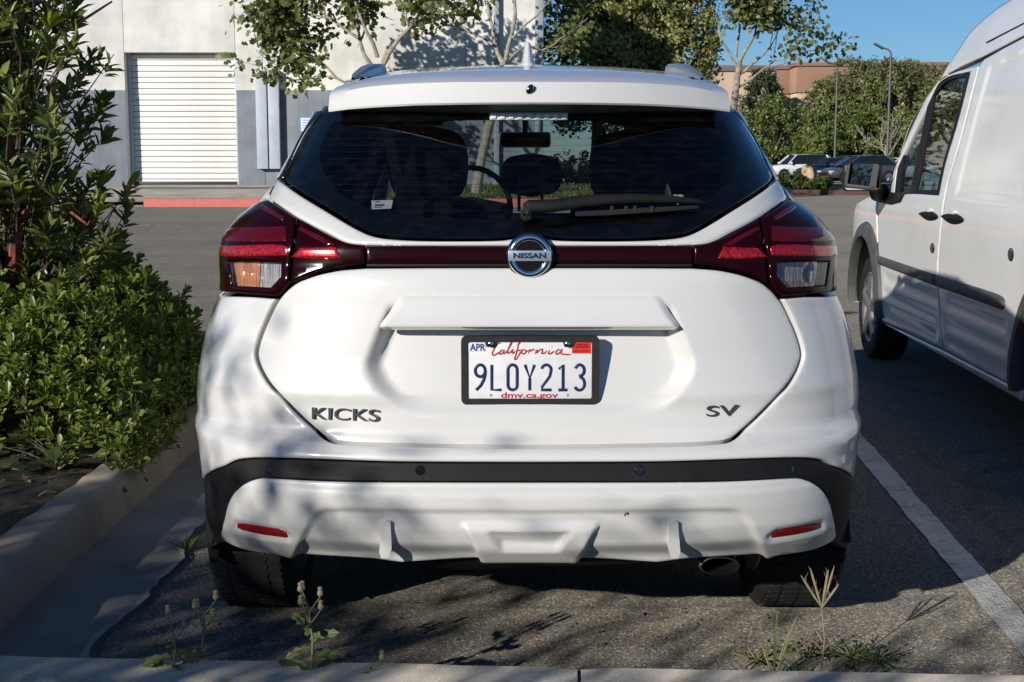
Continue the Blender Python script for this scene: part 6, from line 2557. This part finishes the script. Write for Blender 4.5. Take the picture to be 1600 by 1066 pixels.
panel('seam_backing', vp([(1470, 335, 'c'), (1497, 222), (1527, 97, 'c'), (1545, 97, 'c'), (1512, 222), (1486, 335, 'c')]), Vmap, DARKIN, VAN, gap=0, r=0, grid=.05, thick=.01, off=-.026)  # dark strip added behind the upper door seam, standing in for gap shade
# window: black frame, two panes, divider
wo_ = wout if area2(wout) > 0 else wout[::-1]
gl_r = vp([(1458, 149), (1478, 127), (1509, 119, 'c'), (1491, 189), (1472, 256), (1462.5, 297, 'c'), (1430, 296.5, 'c')])
gl_f = vp([(1402, 302), (1408, 256), (1427, 194), (1449.5, 158, 'c'), (1421, 297, 'c')])
panel('window_frame', wo_, Vmap, BLACKP, VAN, gap=.0005, r=.002, grid=.03, thick=.03, off=-.003, holes=[gl_r, gl_f])
VGL = glass('van_glass', (.50, .54, .53), 1.62)
panel('window_glass', gl_r, Vmap, VGL, VAN, gap=-.004, r=0, grid=.06, thick=.005, off=-.012)
panel('quarter_glass', gl_f, Vmap, VGL, VAN, gap=-.004, r=0, grid=.06, thick=.005, off=-.012)
# black corner plate, mirror arm and mirror
panel('mirror_plate', vp([(1374, 306, 'c'), (1390, 300, 'c'), (1414, 303.5, 'c'), (1408, 316, 'c'), (1393, 320, 'c'), (1374, 316, 'c')]), Vmap, BLACKP, VAN, gap=0, r=.006, grid=.03, thick=.03, off=.012)
mc = at(1347, 276.5, 7.97)
ma = Vinv([(1384, 300)])
q0 = Vector(Vpos(ma)[0]) + Vector((-.01, 0, 0))
arm_ = MB().tube([q0, q0 + Vector((-.05, -.03, -.012)), mc + Vector((.09, .06, -.045)), mc + Vector((.05, .07, -.02))], [.05, .045, .042, .035], 10)
arm_.build('mirror_arm', BLACKP, VAN)
mb = MB()
rows = []
for y_, k_ in ((.12, .55), (.10, .78), (.05, .93), (.0, 1.0), (-.012, 1.0), (-.014, .94), (-.004, .90)):
    rows.append([mc + Vector((x * k_, y_ - .18 * x * 0, z * k_)) for x, z in rrect(-.112, -.084, .112, .084, .024, 5)])
mb.grid(rows, closed=True)
mb.f.append(tuple(range(len(rows[0]) - 1, -1, -1)))
mh = mb.build('door_mirror', BLACKP, VAN, sharp=40)
MB().prism([mc + Vector((x * .91, -.005, z * .91)) for x, z in rrect(-.112, -.084, .112, .084, .024, 5)], (0, .004, 0)).build('mirror_glass', simple('mirror_silver', (.55, .58, .58), .02, 1.0), mh)

# windscreen, bonnet, roof and far side
def across(pts, bul):
    rows = []
    for (u, z), b in zip(pts, bul):
        n0 = float(vn(u, z))
        rows.append([V3(u + b * (1 - t * t), VW / 2 + t * (VW / 2 - n0), z + .03 * (1 - t * t)) for t in np.linspace(-1, 1, 15)])
    return rows


low_ = ALN[ALN[:, 1] <= 1.83]
hi_ = ALN[ALN[:, 1] >= low_[-1, 1] - .001]
MB().grid(across(low_, np.linspace(.38, .26, len(low_)))).build('windscreen', glass('windscreen_glass', (.72, .76, .74), 1.45), VAN)
MB().grid(across(hi_, np.linspace(.26, .02, len(hi_))) + across([(-3.4, 2.17), (-4.2, 2.1)], [0, -.0])).build('roof', VPAINT, VAN)
MB().grid(across([(.18, 1.075), (.45, 1.065), (.75, 1.02), (1.0, .96), (1.16, .88), (1.24, .72), (1.25, .45), (1.2, .3)], [.25, .22, .2, .2, .2, .2, .2, .2])).build('bonnet', VPAINT, VAN)
MB().grid([[V3(u, VW - .0 - float(vn(u, z)), z) for z in (.35, .9, 1.3, 1.7, 1.85)] for u in (-4.2, -3, -2, -1, -.75)]).build('far_side', VPAINT, VAN)
MB().grid([[V3(u, VW - .0 - float(vn(u, z)), z) for z in (.35, .7, 1.05)] for u in (-.75, 0, .5, 1.1)]).build('far_wing', VPAINT, VAN)
MB().grid([[V3(-4.2, n, z) for n in (.05, VW / 2, VW - .05)] for z in (.3, 1.0, 1.9)]).build('rear_door', VPAINT, VAN)
MB().box(V3(-1.5, VW / 2, .33), (VW - .2, 5.3, .16), rz=-va).build('underbody', BLACKP, VAN)
MB().box(V3(-1.05, VW / 2, 1.05), (VW - .3, .05, 1.35), rz=-va).build('bulkhead', DARKIN, VAN)
MB().box(V3(.25, VW / 2, .93), (VW - .3, .45, .22), rz=-va, bev=.05).build('dashboard', DARKIN, VAN)
for n_ in (.48, 1.3):
    q = V3(-.75, n_, 1.0)
    padded((q.x, q.y, q.z), (.48, .2, .8), 10, 3.2).build('seat_back', M_SEAT, VAN, sharp=None)
    padded((q.x, q.y - .02, q.z + .50), (.27, .13, .22), 10, 2.8).build('headrest', M_SEAT, VAN, sharp=None)
c = V3(-.15, .5, 1.02)
mb = MB()
mb.tube([c + Vector((.19 * math.cos(a), .09 * math.sin(a), .17 * math.sin(a))) for a in np.linspace(0, 2 * math.pi, 25)], .014, 8, cap=False)
mb.tube([c + Vector((-.18, 0, 0)), c, c + Vector((.18, 0, 0))], [.02, .05, .02], 8)
mb.build('steering_wheel', DARKIN, VAN)

# ================================================================== FAR CARS
def far_car(kind, px, Y, ang, paint, label, rimcol=(.3, .3, .3)):
    """ang: heading in degrees, 0 = nose to the right of the picture, 90 = away"""
    Lc, H, hood, wb, belt = {'suv': (4.6, 1.66, .98, 2.7, 1.02), 'sedan': (4.6, 1.44, .86, 2.7, .92), 'hatch': (4.5, 1.55, .92, 2.7, .97)}[kind]
    x = at(px, 270, Y).x
    t = empty('parked_car', (x, Y, 0), label, 'car', 'cars in the far car park', rotz=R(ang))
    W = .9
    st = {'suv': [(-2.3, .55, .72, .80), (-2.24, .42, .98, .86), (-1.7, .34, 1.02, .90), (-.3, .30, 1.0, .91), (.9, .30, .98, .90), (1.7, .32, .93, .88), (2.12, .36, .82, .80), (2.28, .48, .66, .66)],
          'sedan': [(-2.3, .5, .80, .78), (-2.2, .38, .92, .85), (-1.5, .30, .93, .89), (-.3, .26, .91, .9), (.9, .26, .89, .89), (1.7, .28, .80, .86), (2.1, .32, .70, .78), (2.28, .42, .58, .62)],
          'hatch': [(-2.22, .5, .80, .80), (-2.16, .38, .97, .86), (-1.5, .30, .98, .89), (-.3, .27, .96, .9), (.95, .27, .92, .89), (1.7, .29, .82, .86), (2.08, .33, .70, .78), (2.24, .44, .58, .60)]}[kind]
    rows = []
    for s, zb_, zt__, w in st:
        rows.append([(s, sg * w * k_, zb_ + (zt__ - zb_) * f) for sg, k_, f in ((-1, .86, 0), (-1, .97, .18), (-1, 1.0, .5), (-1, .98, .82), (-1, .9, 1.0), (-1, .45, 1.03), (1, .45, 1.03), (1, .9, 1.0), (1, .98, .82), (1, 1.0, .5), (1, .97, .18), (1, .86, 0))])
    mb = MB().grid(rows, closed=True)
    mb.f += [tuple(range(11, -1, -1)), tuple(range(len(rows) * 12 - 12, len(rows) * 12))]
    mb.build('body', paint, t, sharp=40, local=True)
    gh = {'suv': [(-2.16, -1.75), (1.02, .35)], 'sedan': [(-1.72, -.95), (1.15, .30)], 'hatch': [(-2.05, -1.35), (1.25, .25)]}[kind]
    b0, r0 = gh[0]
    b1, r1 = gh[1]
    ring0 = [(b0, -.80, belt), (b1, -.80, belt - .02), (b1 + .18, 0, belt - .02), (b1, .80, belt - .02), (b0, .80, belt), (b0 - .05, 0, belt)]
    ring1 = [(r0, -.60, H - .05), (r1, -.60, H - .06), (r1 + .12, 0, H - .04), (r1, .60, H - .06), (r0, .60, H - .05), (r0 - .06, 0, H - .04)]
    MB().grid([ring0, ring1], closed=True).build('window_glass', simple('far_car_glass', (.012, .015, .018), .06, coat=.5), t, local=True, smooth=False)
    rw = []
    for s, dz_, w in ((r0 - .12, -.06, .56), (r0, -.01, .60), ((r0 + r1) / 2, .03, .62), (r1, -.012, .60), (r1 + .14, -.05, .55)):
        rw.append([(s + .03 * (1 - tt * tt) * (s > 0), tt * w, H - .05 + dz_ + .045 * (1 - tt * tt)) for tt in np.linspace(-1, 1, 7)])
    rf = MB().grid(rw).build('roof', paint, t, local=True)
    for sg in (-1, 1):
        for (xa, za, xb_, zb__), r_ in (((b1 + .02, belt, r1 + .02, H - .05), .035), ((-.35, belt, -.42, H - .05), .03), ((b0 + .02, belt, r0, H - .05), .06)):
            MB().tube([(xa, sg * .81, za), (xb_, sg * .605, zb__)], r_, 6).build('pillar', paint if r_ != .03 else BLACKP, t, local=True)
        MB().box((b1 - .12, sg * .98, belt + .06), (.12, .2, .13), bev=.03).build('door_mirror', paint, t, local=True)
        hl = MB().box((2.08, sg * .62, st[-2][2] - .06), (.28, .3, .12), bev=.04)
        hl.build('headlight', simple('headlight_glass', (.5, .52, .55), .1, coat=1), t, local=True)
        MB().box((-2.24, sg * .66, belt - .12), (.12, .26, .16), bev=.03).build('tail_light', LAMP_RED, t, local=True)
        MB().box((-.3, sg * .905, belt - .14), (.2, .03, .035), bev=.01).build('door_handle', paint, t, local=True)
    MB().box((2.25, 0, .50), (.08, .9, .16), bev=.02).build('grille', BLACKP, t, local=True)
    for s in (-wb / 2, wb / 2):
        for sg in (-1, 1):
            MB().lathe([(.375, -.02), (.375, .02)], (s, sg * .885, .34), 'Y', 22).build('wheel_arch', BLACKP, t, local=True)
            wv = MB().lathe([(.22, -.1), (.22, .1)], (s, sg * .83, .33), 'Y', 20)
            for q_ in range(5):
                a = q_ * 1.2566
                wv.tube([(s, sg * .94, .33), (s + .21 * math.cos(a), sg * .935, .33 + .21 * math.sin(a))], .035, 5)
            w_ = wv.build('wheel', simple('far_alloy', (.30, .30, .31), .35, .7), t, local=True)
            ty = MB().lathe([(.22, -.1), (.30, -.115), (.33, -.09), (.33, .09), (.30, .115), (.22, .1)], (s, sg * .83, .33), 'Y', 26)
            ty.f = ty.f[:-2]
            ty.build('tyre', RUBBER, w_, local=True)
    return t


PW = simple('far_white', (.75, .75, .73), .3, coat=.8)
PB = simple('far_black', (.010, .011, .016), .18, coat=.9)
PN = simple('far_navy', (.012, .016, .03), .18, coat=.9)
PG = simple('far_grey', (.085, .09, .095), .22, .3, coat=.9)
PT = simple('far_teal', (.05, .06, .065), .25, coat=.8)
far_car('suv', 1246, 90, 193, PW, 'white sport utility car with black wheels in the far car park')
far_car('suv', 1222, 99, 190, PT, 'dark car mostly hidden behind the white sport utility car')
far_car('sedan', 1298, 83, 199, PN, 'dark blue sedan between the white and the grey cars')
far_car('hatch', 1322, 86, 201, PB, 'black hatchback just behind the grey car, nose down left')
far_car('hatch', 1342, 76, 197, PG, 'grey hatchback with dark wheels nearest the van mirror')
far_car('sedan', 1404, 82, 197, PW, 'white car mostly hidden behind the van mirror')
# print the paper seen in the grey car's window
